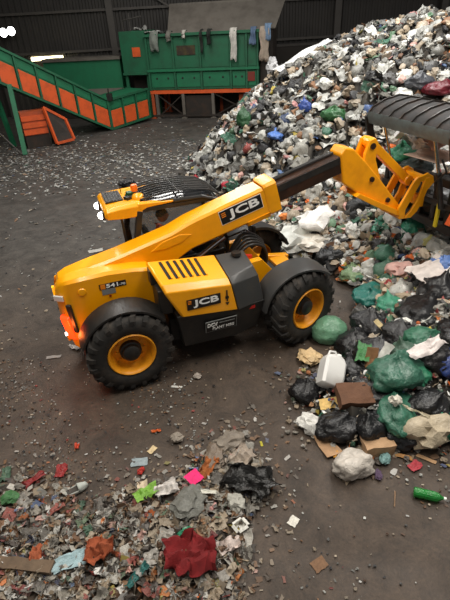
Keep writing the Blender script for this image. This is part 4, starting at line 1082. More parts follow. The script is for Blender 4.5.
# ================================================================== WASTE: heap body (mixed waste under the loose bags)
gx = np.arange(-1.6, 15.5, 0.12); gy = np.arange(3.0, 28.0, 0.12)
X, Y = np.meshgrid(gx, gy); Z = heap_h(X, Y); D = sdist(X, Y)
Z = Z - 0.10 + np.where(D > 0, 0.09, 0.0) * rng.normal(size=Z.shape)
Z = np.where(D < 0.05, -0.12, Z)
W_ = len(gx); vs = np.stack([X.ravel(), Y.ravel(), Z.ravel()], 1)
idx = np.arange(len(gx) * len(gy)).reshape(len(gy), len(gx))
fq = np.stack([idx[:-1, :-1], idx[:-1, 1:], idx[1:, 1:], idx[1:, :-1]], -1).reshape(-1, 4)
keep = (D.ravel()[fq].max(1) > 0)
fq = fq[keep]; used = np.unique(fq); remap = np.full(len(vs), -1); remap[used] = np.arange(len(used))
me = bpy.data.meshes.new('waste_heap'); me.from_pydata(vs[used].tolist(), [], remap[fq].tolist()); me.update()
ca = me.color_attributes.new('piece_color', 'FLOAT_COLOR', 'POINT')
pal = np.array([lin(c) for c in [(48, 45, 41), (72, 67, 60), (36, 35, 33), (92, 86, 78), (60, 52, 43)]])
cc = np.ones((len(used), 4)); cc[:, :3] = pal[rng.integers(0, len(pal), len(used))]
ca.data.foreach_set('color', cc.ravel())
hobj = link('waste_heap', me, debris_m)
tag(hobj, 'compacted mixed waste forming the body of the tall heap', 'waste heap', kind='stuff')

# merged small pieces -------------------------------------------------
def low_lump(seed):
    me = crumple_shape(seed, 2, squash=0.6, amp=0.5, creases=0.3); me.calc_loop_triangles()
    v = np.array([q.co[:] for q in me.vertices]); f = np.array([t.vertices[:] for t in me.loop_triangles]); bpy.data.meshes.remove(me); return v, f
def low_sheet(seed, n=3, amp=0.2):
    me = sheet_shape(seed, n, amp=amp, aspect=0.7, thick=0.02, ragged=0.35); me.calc_loop_triangles()
    v = np.array([q.co[:] for q in me.vertices]); f = np.array([t.vertices[:] for t in me.loop_triangles]); bpy.data.meshes.remove(me); return v, f
LUMPS = [low_lump(200 + s) for s in range(8)]; LSH = [low_sheet(300 + s) for s in range(10)]; LFL = [low_sheet(400 + s, 2, 0.06) for s in range(8)]

def merged(name, pts, sizes, colors, protos, flat, label, cat, parent=None, normals=None, rough=None):
    V = []; Fs = []; Cs = []; o = 0
    for i in range(len(pts)):
        v, f = protos[rng.integers(0, len(protos))]
        a = rng.uniform(0, 2 * PI)
        if flat: e = Euler((rng.normal() * 0.15, rng.normal() * 0.15, a))
        else: e = Euler((rng.normal() * 0.7, rng.normal() * 0.7, a))
        R = np.array(e.to_matrix())
        s = sizes[i] * np.array([1, rng.uniform(0.6, 1.1), rng.uniform(0.7, 1.1)])
        q = (v * s) @ R.T + pts[i]
        V.append(q); Fs.append(f + o); o += len(v)
        Cs.append(np.tile(np.append(colors[i] * rng.uniform(0.8, 1.15), 1.0), (len(v), 1)))
    V = np.concatenate(V); Fs = np.concatenate(Fs); Cs = np.concatenate(Cs)
    me = bpy.data.meshes.new(name); me.from_pydata(V.tolist(), [], Fs.tolist()); me.update()
    ca = me.color_attributes.new('piece_color', 'FLOAT_COLOR', 'POINT'); ca.data.foreach_set('color', np.clip(Cs, 0, 1).ravel())
    ob = link(name, me, debris_m, parent)
    tag(ob, label, cat, kind='stuff')
    return ob

def cols(w, n):
    out = []
    for _ in range(n):
        out.append(lin(colpick(w)[1]))
    return np.array(out)

def heap_points(n, xr, yr, dmin=0.0, dmax=99, lift=0.0):
    out = []
    while len(out) < n:
        m = n * 3
        x = rng.uniform(*xr, m); y = rng.uniform(*yr, m); d = sdist(x, y); z = heap_h(x, y)
        P = np.stack([x, y, z + lift], 1)
        ok = (d > dmin) & (d < dmax) & in_view(P)
        out += P[ok].tolist()
    return np.array(out[:n])

HEAPW = {'white': 22, 'grey': 33, 'beige': 17, 'black': 22, 'green': 3, 'blue': 1.2, 'red': 0.8, 'yellow': 0.8, 'brown': 6, 'pink': 2, 'orange': 0.5}
NEARW = {'white': 24, 'grey': 18, 'beige': 20, 'black': 14, 'green': 7, 'blue': 2.5, 'red': 3, 'yellow': 2.5, 'brown': 8, 'pink': 2, 'orange': 3}
Pt = heap_points(6500, (-1, 13), (10.5, 27), 0.05, lift=0.03); merged('loose_waste', Pt, rng.uniform(0.10, 0.30, len(Pt)), cols(HEAPW, len(Pt)), LUMPS + LSH, False, 'small scraps of mixed waste covering the tall heap', 'waste')
Pt = heap_points(2600, (0.9, 8), (5.5, 10.8), 0.05, lift=0.02); merged('loose_waste', Pt, rng.uniform(0.08, 0.28, len(Pt)), cols(NEARW, len(Pt)), LUMPS + LSH, False, 'small colourful waste scraps under the grapple', 'waste')
Pt = heap_points(1000, (0.9, 5), (3.6, 5.6), 0.03); merged('loose_waste', Pt, rng.uniform(0.04, 0.12, len(Pt)), cols(NEARW, len(Pt)), LUMPS + LSH, False, 'small waste scraps between the black bags', 'waste')

# ================================================================== WASTE: single pieces on the heap
occupied = []
def free(P, r):
    for q, s in occupied:
        if (q[0] - P[0]) ** 2 + (q[1] - P[1]) ** 2 + (q[2] - P[2]) ** 2 < (0.5 * (r + s)) ** 2: return False
    return True

def pxl(P):
    q = Vector(P) - Vector((0, 0, CAM_H)); z = q.dot(_F)
    return 225 + FPX * q.dot(_R) / z, 300 - FPX * q.dot(_U) / z

def zone(x, y):
    u = pxl((x, y, hh(x, y)))[0]
    side_ = 'left' if u < 290 else 'middle' if u < 370 else 'right'
    if x < 1.2 and y > 10: return 'at the left heap foot behind the cab'
    if y > 16.5: return f'near the {side_} heap crest'
    if y > 12.5: return f'on the upper {side_} heap slope'
    if y > 9.2: return f'on the {side_} slope behind the boom'
    return f'on the {side_} low heap by the grapple'

# ---- big pieces one can point at (name, mesh, x, y, z, size, colour, label, category, extras)
def hero(name, me, loc, size, color, label, cat, **k):
    if loc[1] > 10: loc = (loc[0], loc[1], hh(loc[0], loc[1]) - 0.06 + k.pop('up', 0.0))
    o = put(name, me, loc, size, color, label, cat, **k)
    occupied.append(((loc[0], loc[1], loc[2] + 0.15), size * 0.85 if size else 0.4))
    return o

hero('rubbish_bag', ROUND, (1.68, 6.14, -0.01), 0.56, (104, 150, 120), 'pale green full rubbish bag on the floor against the front wheel', 'bag', rz=0.4, scale=(0.60, 0.54, 0.60))
# translucent jerrycan
jc = empty('jerrycan', (1.33, 4.62, 0.30), 0, 'white translucent plastic canister lying on black bags beside the brown box', 'canister')
jc.rotation_euler = (-1.0, 0.45, -0.1)
m_ = MB(); L_ = []
for z, sx, sy, ox in ((0.0, .135, .11, 0), (0.02, .155, .125, 0), (0.20, .158, .13, 0), (0.36, .155, .125, 0), (0.42, .13, .105, 0), (0.46, .08, .07, 0.02)):
    c = 0.035
    L_.append([(ox - sx + c, -sy, z), (ox + sx - c, -sy, z), (ox + sx, -sy + c, z), (ox + sx, sy - c, z), (ox + sx - c, sy, z), (ox - sx + c, sy, z), (ox - sx, sy - c, z), (ox - sx, -sy + c, z)])
m_.loft(L_); jb = m_.build('canister_body', mat('jerry_plastic', (214, 213, 210), 0.35, dirt=0.25, dirt_rgb=(170, 165, 155), scale=5), jc, smooth=40)
m_ = MB(); m_.lathe([(0.035, 0.45), (0.035, 0.50), (0.0, 0.50)], (0.07, 0, 0), 'z', 14); m_.build('cap', white_print, jc)
m_ = MB(); m_.tube([(-0.09, 0, 0.43), (-0.08, 0, 0.50), (0.0, 0, 0.52), (0.04, 0, 0.46)], 0.018, 8); m_.build('handle', MATS['jerry_plastic'], jc, smooth=60)
occupied.append(((1.3, 4.66, 0.4), 0.45))
m_ = MB(); m_.box((0, 0, 0.11), (0.50, 0.36, 0.22)); me = m_.mesh('brown_box'); me.materials.append(mat('brown_card', (98, 66, 46), 0.85, dirt=0.5, dirt_rgb=(66, 44, 32), scale=5, bump=0.3))
bm = bmesh.new(); bm.from_mesh(me); bmesh.ops.subdivide_edges(bm, edges=bm.edges, cuts=3, use_grid_fill=True)
for v in bm.verts: v.co += Vector((noise.noise(v.co * 5), noise.noise(v.co * 5 + Vector((7, 0, 0))), noise.noise(v.co * 5 + Vector((0, 7, 0))))) * 0.03
bm.to_mesh(me); bm.free()
BOXM = me; o = link('cardboard_box', me, None); o.location = (1.60, 4.40, 0.28); o.rotation_euler = (0.30, 0.05, 0.05); o.scale = (0.88, 0.85, 0.7)
tag(o, 'crushed dark brown cardboard box beside the white canister', 'box'); occupied.append(((1.6, 4.4, 0.45), 0.45))
BK = (26, 26, 28)
def blk(x, y, z, s, label, i=0, c=BK, rz=None, tilt=(0, 0), sc=None, me=None):
    return hero('rubbish_bag', me or SACKS[i % 5], (x, y, z), s, c, label, 'bag', rz=rz, tilt=tilt, scale=sc)
blk(1.36, 4.10, 0.0, 0.5, 'black rubbish bag lying in front of the white canister', 1, rz=0.2, sc=(0.56, 0.44, 0.50))
blk(1.76, 4.05, 0.02, 0.5, 'black rubbish bag in front of the brown cardboard box', 2, (24, 25, 27), rz=0.9, sc=(0.52, 0.46, 0.56))
blk(1.06, 4.78, -0.02, 0.4, 'small black bag at the tip of the bag pile left of the canister', 3, sc=(0.42, 0.40, 0.46))
blk(1.70, 4.95, 0.12, 0.5, 'black rubbish bag just behind the brown box', 4, sc=(0.60, 0.5, 0.5))
blk(2.16, 5.22, 0.22, 0.55, 'black bag behind the large dark green bag', 0, (30, 30, 33), sc=(0.66, 0.58, 0.56))
blk(3.08, 5.85, 0.35, 0.8, 'largest black rubbish sack near the right edge of the bag pile', 1, (24, 24, 26), rz=0.7, sc=(0.95, 0.8, 0.8))
blk(2.38, 5.98, 0.12, 0.65, 'black sack beside the teal bags at the back of the bag pile', 2, (28, 28, 31), sc=(0.74, 0.62, 0.64))
blk(2.02, 5.75, 0.02, 0.5, 'black sack closest behind the green bag by the wheel', 3, (30, 30, 32), sc=(0.62, 0.56, 0.5))
blk(2.80, 4.78, 0.40, 0.55, 'black bag below the white torn flap', 4, (30, 28, 29), sc=(0.6, 0.55, 0.55))
blk(2.52, 4.20, 0.16, 0.5, 'black tied bag with pale string at the right of the near green bag', 0, (26, 26, 28), sc=(0.56, 0.5, 0.58))
blk(1.86, 4.50, 0.22, 0.45, 'black bag tucked between the brown box and the large green bag', 1, (32, 33, 34), sc=(0.56, 0.48, 0.44))
blk(2.10, 3.90, -0.01, 0.36, 'small black bag beside the beige crumpled sack', 2, (28, 29, 32), sc=(0.42, 0.38, 0.44))
blk(3.3, 5.1, 0.45, 0.7, 'black sack at the right photo edge above the blue bag', 3, (24, 24, 26), sc=(0.8, 0.7, 0.7))
blk(3.45, 6.3, 0.45, 0.7, 'black sack at the right photo edge below the white sheet', 4, (30, 30, 32), sc=(0.8, 0.7, 0.66))
blk(2.62, 5.45, 0.35, 0.5, 'black bag in the middle of the bag pile', 2, (34, 34, 36), sc=(0.6, 0.56, 0.52))
GN = (34, 98, 72)
blk(2.20, 4.60, 0.36, 0.7, 'large dark green rubbish bag in the middle of the bag pile', 3, (54, 100, 82), rz=0.3, sc=(0.74, 0.58, 0.62))
blk(2.07, 4.14, 0.16, 0.6, 'dark green rubbish bag tied with a white knot', 1, (54, 104, 84), rz=1.3, sc=(0.66, 0.5, 0.5))
blk(2.48, 4.62, 0.42, 0.4, 'green bag end poking out behind the large dark green bag', 0, (44, 116, 86), sc=(0.46, 0.3, 0.34))
blk(2.76, 6.40, 0.28, 0.5, 'teal green bag at the back of the bag pile', 4, (64, 140, 112), sc=(0.6, 0.5, 0.4))
blk(2.80, 5.18, 0.50, 0.45, 'green bag behind the white torn flap', 2, (48, 104, 80), sc=(0.5, 0.42, 0.42))
blk(2.62, 7.0, 0.10, 0.6, 'blue green bag below the grapple at the heap edge', 1, (40, 110, 100), sc=(0.66, 0.6, 0.56))
blk(2.68, 4.02, 0.05, 0.42, 'bright teal bag at the right photo edge of the bag pile', 0, (30, 128, 100), sc=(0.5, 0.42, 0.46))
blk(2.46, 5.0, 0.38, 0.4, 'dull green see-through bag beside the green bag end', 4, (74, 98, 84), sc=(0.46, 0.42, 0.44))
blk(2.95, 4.70, 0.42, 0.4, 'dark blue bag at the right photo edge', 3, (44, 62, 118), sc=(0.46, 0.44, 0.5))
hero('carrier_bag', CRUMP[2], (2.40, 3.88, -0.01), 0.6, (178, 164, 140), 'crumpled beige see-through sack at the lower right of the bag pile', 'bag', rz=0.2, scale=(0.60, 0.44, 0.56), material=bag_thin)
hero('carrier_bag', ROUND2, (1.38, 3.52, -0.01), 0.45, (196, 188, 178), 'white dirty bundle at the lowest tip of the bag pile', 'bag', rz=0.2, scale=(0.42, 0.38, 0.42))
hero('carrier_bag', CRUMP[8], (1.00, 4.22, -0.01), 0.3, (214, 212, 206), 'small white bag at the left end of the front black bag', 'bag', scale=(0.22, 0.34, 0.34))
hero('carton', BOXM, (1.76, 3.80, -0.01), 0.36, (178, 142, 106), 'squashed tan cardboard carton lying in front of the black bags', 'carton', rz=0.1, scale=(0.74, 0.62, 0.75), material=mat('tan_card', (176, 142, 108), 0.85, dirt=0.5, dirt_rgb=(130, 100, 74), scale=6, bump=0.3))
hero('cardboard_piece', CARD[2], (1.16, 3.93, 0.0), 0.36, (172, 136, 102), 'curled tan cardboard flap left of the white bundle', 'cardboard', rz=1.9, scale=(0.44, 0.30, 0.40))
hero('carton', CRUMP[10], (1.25, 5.55, 0.0), 0.2, (216, 186, 140), 'torn cream and orange food packet on the floor below the front wheel', 'packet', rz=0.8, scale=(0.30, 0.38, 0.22))
hero('paper_scrap', FLAT[1], (1.30, 4.42, 0.2), 0.3, (226, 190, 120), 'cream card corner showing below the white canister', 'paper', scale=(0.26, 0.2, 0.2), tilt=(0.5, 0))
hero('paper_stack', FLAT[3], (2.14, 4.92, 0.56), 0.36, (212, 208, 202), 'white paper bundle standing up left of the large green bag', 'paper', rz=1.2, tilt=(1.0, 0.2), scale=(0.34, 0.3, 0.5))
hero('cardboard_piece', CARD[0], (2.0, 4.98, 0.45), 0.4, (158, 116, 80), 'brown paper sack standing beside the white paper bundle', 'cardboard', rz=1.4, tilt=(1.0, 0.0), scale=(0.42, 0.26, 0.3))
hero('plastic_sheet', SHEET[4], (2.60, 4.72, 0.78), 0.5, (224, 214, 210), 'white torn pointed plastic flap on a black bag', 'sheet', rz=0.3, tilt=(0.4, -0.2), scale=(0.5, 0.34, 0.4))
hero('carrier_bag', CRUMP[1], (2.02, 4.10, 0.44), 0.2, (214, 208, 194), 'white knotted plastic twist on the tied green bag', 'bag', scale=(0.17, 0.14, 0.2))
hero('rope', SHEET[6], (2.24, 4.02, 0.36), 0.3, (206, 196, 170), 'pale string strip trailing from the white knot', 'string', rz=-0.7, scale=(0.36, 0.05, 0.2))
hero('paper_scrap', FLAT[0], (2.3, 5.6, 0.56), 0.2, (206, 186, 140), 'cream paper twist on the black bags by the teal bag', 'paper', tilt=(0.8, 0), scale=(0.22, 0.12, 0.3))
hero('plastic_sheet', SHEET[1], (1.92, 5.1, 0.44), 0.4, (64, 122, 70), 'green and orange packaging film near the brown paper sack', 'sheet', scale=(0.4, 0.25, 0.3))
hero('carrier_bag', CRUMP[4], (1.55, 9.30, 0.05), 0.9, (208, 210, 204), 'big white plastic bag right behind the front wheel', 'bag', rz=0.3, scale=(0.95, 0.85, 0.95))
hero('carrier_bag', CRUMP[9], (2.20, 9.55, 0.40), 0.9, (232, 230, 226), 'long bright white bag below the boom extension', 'bag', rz=0.4, scale=(1.2, 0.7, 0.7))
hero('carrier_bag', CRUMP[11], (1.95, 9.05, 0.2), 0.7, (214, 208, 196), 'cream plastic bundle beside the big white bag', 'bag', rz=1.0, scale=(0.8, 0.6, 0.6))
hero('plastic_sheet', SHEET[3], (3.50, 6.75, 0.78), 0.8, (222, 212, 206), 'white sheet draped at the right photo edge under the grapple', 'sheet', rz=0.5, scale=(0.9, 0.55, 0.6))
blk(2.45, 8.55, 0.22, 0.5, 'dark wet bag lying between white bags and the grapple', 1, (40, 42, 44), rz=0.6, sc=(0.66, 0.32, 0.4))
blk(2.12, 8.55, 0.15, 0.42, 'black bag beneath the big white bag', 2, (34, 36, 38), sc=(0.46, 0.42, 0.46))
blk(3.86, 8.52, 0.62, 0.6, 'teal green bag hanging under the grapple frame', 4, (44, 128, 100), sc=(0.6, 0.5, 0.6))
blk(3.30, 8.85, 0.55, 0.5, 'teal green bag below the boom head', 0, (56, 132, 106), sc=(0.55, 0.45, 0.5))
blk(2.55, 7.95, 0.06, 0.5, 'pale green bag at the edge of the low heap', 3, (134, 160, 120), sc=(0.52, 0.46, 0.42))
blk(3.85, 6.98, 0.70, 0.45, 'light blue bag at the right photo edge below the grapple', 1, (96, 128, 190), sc=(0.46, 0.42, 0.44))
blk(5.30, 11.65, 2.62, 0.6, 'dark red bag on the heap right of the grapple clamp', 2, (104, 26, 38), sc=(0.7, 0.6, 0.5))
blk(4.98, 12.05, 2.72, 0.6, 'dark grey bag on the heap above the grapple clamp', 3, (66, 68, 74), sc=(0.66, 0.6, 0.56))
blk(4.11, 15.1, 3.45, 0.5, 'bright yellow bag high on the heap', 0, (206, 182, 46), sc=(0.6, 0.45, 0.4))
blk(2.44, 13.25, 2.30, 0.4, 'cobalt blue bag on the left heap slope', 4, (58, 84, 158), sc=(0.32, 0.4, 0.46))
blk(1.58, 12.8, 1.52, 0.5, 'bright blue flattened bag above the boom collar', 2, (84, 124, 196), sc=(0.62, 0.4, 0.36))
blk(3.0, 12.3, 2.2, 0.6, 'long green bag with yellow patch in the middle of the heap', 1, (58, 108, 66), sc=(0.46, 0.62, 0.6))
blk(0.85, 14.2, 0.7, 0.5, 'dark green sack at the left edge of the heap', 3, (48, 92, 58), sc=(0.42, 0.5, 0.72))
hero('plastic_sheet', SHEET[7], (2.95, 16.6, 2.95), 1.4, (232, 232, 230), 'long white sheet on the left ridge of the heap', 'sheet', rz=0.35, tilt=(0.15, -0.35), up=0.32, scale=(2.0, 0.8, 0.6))
hero('carrier_bag', CRUMP[3], (1.95, 16.9, 2.35), 0.8, (200, 200, 202), 'white tangle of film hanging at the left ridge beside the long sheet', 'bag', up=0.1, scale=(0.4, 0.4, 1.0))
hero('plastic_sheet', SHEET[2], (1.75, 13.95, 2.05), 1.0, (150, 150, 148), 'rolled grey plastic film on the left heap slope', 'sheet', rz=0.6, scale=(1.2, 0.5, 0.7))
hero('rubbish_bag', BAGS[2], (-0.75, 14.6, 0.0), 0.45, (170, 36, 48), 'red tied bag at the left foot of the heap behind the cab roof', 'bag', rz=0, scale=(0.5, 0.36, 0.36))
hero('rubbish_bag', BAGS[5], (0.25, 12.9, 0.45), 0.4, (176, 40, 58), 'pinkish red bag behind the rear of the boom on the heap foot', 'bag', scale=(0.4, 0.34, 0.34))

# ---- countable pieces spread over the heap
def scatter(count, kind):
    made = 0; tries = 0
    while made < count and tries < count * 60:
        tries += 1
        if rng.random() < 0.72: x = rng.uniform(-1, 11); y = rng.uniform(10.0, 24)
        else: x = rng.uniform(1.6, 5.5); y = rng.uniform(6.0, 10.0)
        d = float(sdist(np.array([x]), np.array([y]))[0])
        if d < 0.08: continue
        z = hh(x, y)
        if not in_view(np.array([[x, y, z]]), 6)[0]: continue
        near = y < 10
        if kind == 'rubbish_bag': s = rng.uniform(0.24, 0.44) * (1.1 if near else 1)
        elif kind == 'carrier_bag': s = rng.uniform(0.22, 0.40) * (1.1 if near else 1)
        elif kind == 'plastic_sheet': s = rng.uniform(0.30, 0.60) * (1.0 if near else 1)
        elif kind == 'cardboard_piece': s = rng.uniform(0.24, 0.4) * (1.1 if near else 1)
        elif kind == 'carton': s = rng.uniform(0.2, 0.32)
        else: s = rng.uniform(0.22, 0.34)
        P = (x, y, z + 0.1)
        if not free(P, s * 0.72): continue
        occupied.append((P, s * 0.72)); made += 1
        zn = zone(x, y); sz = 'small ' if s < 0.30 else 'large ' if s > 0.42 else ''; nrm = heap_n(x, y); nrm = (nrm + Vector((0, 0, 0.6))).normalized()
        tl = (rng.normal() * 0.35, rng.normal() * 0.35)
        if kind == 'rubbish_bag':
            nm, c = colpick({'black': 36, 'white': 22, 'grey': 26, 'green': 6, 'blue': 3.5, 'beige': 10, 'red': 1, 'yellow': 1} if not near else {'black': 26, 'white': 22, 'grey': 12, 'green': 16, 'beige': 14, 'blue': 3})
            put(kind, BAGS[rng.integers(0, 12)], (x, y, z - 0.08), s, c, f'{sz}{nm} tied rubbish bag {zn}', 'bag', f'{nm} tied rubbish bags {zn}', normal=nrm, tilt=tl)
        elif kind == 'carrier_bag':
            nm, c = colpick({'white': 44, 'grey': 32, 'beige': 16, 'green': 3, 'blue': 1.5, 'pink': 2, 'yellow': 1, 'red': 1})
            put(kind, CRUMP[rng.integers(0, 14)], (x, y, z - 0.05), s, c, f'{sz}crumpled {nm} carrier bag {zn}', 'bag', f'crumpled {nm} carrier bags {zn}', normal=nrm, tilt=tl)
        elif kind == 'plastic_sheet':
            nm, c = colpick({'white': 34, 'grey': 28, 'beige': 14, 'green': 5, 'black': 14, 'blue': 3, 'pink': 3})
            put(kind, SHEET[rng.integers(0, 12)], (x, y, z - 0.02), s, c, f'{sz}creased {nm} plastic sheet {zn}', 'sheet', f'creased {nm} plastic sheets {zn}', normal=nrm, tilt=tl)
        elif kind == 'cardboard_piece':
            nm, c = colpick({'brown': 60, 'beige': 40})
            put(kind, CARD[rng.integers(0, 5)], (x, y, z), s, c, f'{sz}bent {nm} cardboard piece {zn}', 'cardboard', f'bent {nm} cardboard pieces {zn}', normal=nrm, tilt=tl)
        elif kind == 'carton':
            nm, c = colpick({'brown': 60, 'beige': 40})
            put(kind, CARTON[rng.integers(0, 4)], (x, y, z - 0.08), s, c, f'open {nm} carton {zn}', 'carton', f'open {nm} cartons {zn}', normal=nrm, tilt=(tl[0] * 2, tl[1] * 2))
        else:
            nm, c = colpick({'white': 30, 'green': 30, 'blue': 20, 'orange': 10})
            b = put(kind, BOT, (x, y, z), s, c, f'{nm} plastic bottle {zn}', 'bottle', f'{nm} plastic bottles {zn}', normal=nrm)
            cpo = bpy.data.objects.new('bottle_cap', CAP); C.objects.link(cpo); cpo.parent = b; cpo.color = (*lin(random.choice([(220, 220, 220), (60, 90, 170), (180, 50, 40)])), 1)
    return made
for k, n in (('rubbish_bag', 255), ('carrier_bag', 285), ('plastic_sheet', 230), ('cardboard_piece', 80), ('carton', 14), ('plastic_bottle', 40)):
    scatter(n, k)

# ================================================================== load inside the grapple
def gl(x, y, z): return MTX @ Vector((x, y, z))
put('rubbish_bag', SACKS[3], gl(5.95, 0.92, 2.02), 0.6, (70, 160, 120), 'bright green bag held in the grapple', 'bag', rz=0.5, scale=(0.55, 0.55, 0.5))
put('rubbish_bag', SACKS[1], gl(5.92, 0.45, 1.95), 0.6, (72, 84, 82), 'dark glossy grey bag held in the front of the grapple', 'bag', scale=(0.5, 0.62, 0.42))
put('cardboard_piece', CARD[1], gl(5.90, 0.06, 2.30), 0.9, (228, 198, 178), 'pale pink board sheet held in the grapple', 'cardboard', rz=0.5, scale=(0.7, 1.1, 0.3))
put('plastic_sheet', SHEET[5], gl(5.92, 0.62, 2.44), 0.9, (228, 224, 218), 'white sheet held in the grapple behind the green bag', 'sheet', rz=1.6, scale=(1.0, 0.7, 0.7))
put('carrier_bag', CRUMP[6], gl(5.92, 0.12, 2.40), 0.5, (196, 150, 128), 'brownish pink bundle held in the grapple', 'bag', scale=(0.4, 0.36, 0.5))
put('carrier_bag', CRUMP[10], gl(6.3, 1.0, 1.95), 0.6, (150, 148, 140), 'grey crumpled bag at the far side of the grapple', 'bag', scale=(0.6, 0.55, 0.7))
put('carrier_bag', CRUMP[8], gl(5.86, 0.32, 2.42), 0.5, (216, 214, 208), 'small white bag held in the grapple beside the pink board', 'bag', scale=(0.36, 0.4, 0.42))
put('rubbish_bag', SACKS[0], gl(6.25, -0.1, 1.25), 0.9, (60, 58, 56), 'large dark sack lying on the grapple tines', 'bag', scale=(0.8, 1.3, 0.9))
put('rubbish_bag', SACKS[4], gl(6.25, 0.7, 1.25), 0.8, (126, 122, 112), 'grey sack lying on the far grapple tines', 'bag', scale=(0.8, 0.8, 0.85))
put('rubbish_bag', SACKS[2], gl(6.1, -0.8, 1.25), 0.7, (40, 40, 42), 'black sack lying on the near grapple tines', 'bag', scale=(0.7, 0.55, 0.8))

# ================================================================== rags on the shredder
def rag(x, w, h, c, label, seed, z=3.97):
    vs = []; n = 7; off = Vector((seed * 3.3, 0, 0))
    prof = [(0.25, 0.05), (0.1, 0.09), (-0.02, 0.08), (-0.13, 0.0)]
    k = 7
    for i in range(k): prof.append((-0.22 - 0.03 * math.sin(i + seed), -h * (i + 1) / k))
    for y, dz in prof:
        for i in range(n + 1):
            u = i / n - .5
            vs.append((x + u * w * (1 + 0.3 * noise.noise(Vector((0, dz * 2, 0)) + off)) + 0.06 * noise.noise(Vector((u * 2, dz * 2, 1)) + off), y + 0.05 * math.sin(u * 9 + dz * 3) - 0.03, z + dz + (0.2 * h * noise.noise(Vector((u * 3, 0, 3)) + off) if dz < -0.2 else 0)))
    W = n + 1; fs = [(j * W + i, j * W + i + 1, (j + 1) * W + i + 1, (j + 1) * W + i) for j in range(len(prof) - 1) for i in range(n)]
    me = bpy.data.meshes.new('rag'); me.from_pydata(vs, [], fs); me.update(); me.materials.append(cloth_m)
    for q in me.polygons: q.use_smooth = True
    o = bpy.data.objects.new('hanging_rag', me); C.objects.link(o); o.matrix_basis = SHM.copy(); o.color = (*lin(c), 1)
    s = o.modifiers.new('thick', 'SOLIDIFY'); s.thickness = 0.02
    return tag(o, label, 'rag')
rag(4.55, 0.30, 1.25, (206, 202, 194), 'long white rag hanging down the middle right of the green shredder', 1)
rag(5.5, 0.30, 0.65, (92, 112, 140), 'blue grey cloth hanging at the right end of the shredder rim', 2)
rag(6.05, 0.45, 1.35, (176, 160, 144), 'beige rag bundle hanging off the shredder corner', 3)
rag(6.22, 0.30, 0.6, (120, 146, 176), 'light blue cloth over the shredder corner rags', 4, z=4.08)
rag(0.55, 0.42, 0.75, (118, 124, 116), 'dull grey rag hanging at the left of the shredder rim', 5)
rag(1.3, 0.25, 0.35, (110, 108, 100), 'short grey rag over the shredder rim next to the flare', 6)
rag(3.35, 0.22, 0.55, (30, 34, 30), 'thin black strip hanging on the middle of the shredder', 7)
rag(2.95, 0.14, 0.9, (36, 40, 34), 'thin dark strip hanging beside the scorched plate', 8)
rag(2.1, 0.18, 0.25, (190, 186, 176), 'small pale scrap on the shredder rim', 9)
for i, (x, z, s, c) in enumerate(((0.3, 3.95, 0.7, (196, 196, 190)), (0.85, 3.95, 0.5, (70, 70, 68)), (-0.3, 4.1, 0.6, (150, 150, 146)))):
    o = put('plastic_sheet', SHEET[8 + i], SHM @ Vector((x, 0.3, z)), s, c, ['white film bundle on the left rim of the shredder', 'dark film bundle on the shredder rim beside the white one', 'grey film on the green side cabinet'][i], 'sheet', rz=0.2)

# ================================================================== LITTER PATCH, bottom left
PATCH = np.array([(-3.3, 3.75), (-2.3, 3.75), (-1.7, 3.25), (-1.2, 3.45), (-0.7, 3.55), (-0.25, 4.05), (0.12, 4.25), (0.28, 3.75), (0.42, 3.45), (0.22, 3.1), (0.14, 2.7), (0.02, 2.3), (-0.1, 1.6), (-3.3, 1.6)], float)
def patch_h(x, y):
    d = np.maximum(sdist(x, y, PATCH), 0); return 0.09 * (1 - np.exp(-d / 0.35))
def ph(x, y): return float(patch_h(np.array([x]), np.array([y]))[0])
gx = np.arange(-3.4, 0.6, 0.05); gy = np.arange(1.5, 4.5, 0.05); X, Y = np.meshgrid(gx, gy); D = sdist(X, Y, PATCH)
Z = patch_h(X, Y) * 0.75 + 0.012 * rng.normal(size=X.shape) * (D > 0.05) - 0.01
idx = np.arange(X.size).reshape(X.shape); fq = np.stack([idx[:-1, :-1], idx[:-1, 1:], idx[1:, 1:], idx[1:, :-1]], -1).reshape(-1, 4)
fq = fq[D.ravel()[fq].max(1) > 0]; used = np.unique(fq); rmp = np.full(X.size, -1); rmp[used] = np.arange(len(used))
me = bpy.data.meshes.new('litter_dirt'); me.from_pydata(np.stack([X.ravel(), Y.ravel(), Z.ravel()], 1)[used].tolist(), [], rmp[fq].tolist()); me.update()
ca = me.color_attributes.new('piece_color', 'FLOAT_COLOR', 'POINT')
pal = np.array([lin(c) for c in [(72, 58, 46), (84, 70, 56), (62, 52, 44), (96, 82, 68)]]); cc = np.ones((len(used), 4)); cc[:, :3] = pal[rng.integers(0, 4, len(used))]
ca.data.foreach_set('color', cc.ravel())
tag(link('litter_dirt', me, debris_m), 'brown dirt bed under the litter in the near corner', 'dirt', kind='stuff')
LW = {'white': 20, 'grey': 26, 'beige': 24, 'brown': 26, 'black': 20, 'green': 3, 'blue': 2, 'red': 3, 'pink': 2, 'orange': 2, 'yellow': 1}
def patch_points(n, dmin=0.0, fall=None):
    out = []
    while len(out) < n:
        x = rng.uniform(-3.2, 0.5, n * 2); y = rng.uniform(2.0, 4.4, n * 2); d = sdist(x, y, PATCH)
        z = patch_h(x, y); P = np.stack([x, y, z], 1)
        dense = np.clip((3.45 - y) / 0.5, 0.25, 1) + (x > -0.75) * 0.6
        ok = (d > dmin) & in_view(P) & (rng.random(n * 2) < dense)
        out += P[ok].tolist()
    return np.array(out[:n])
def dull(c, f=0.72): return c * f
_d = np.array(lin((88, 74, 60))); LPAT = [low_sheet(500 + k, 4, 0.34) for k in range(10)] + LFL
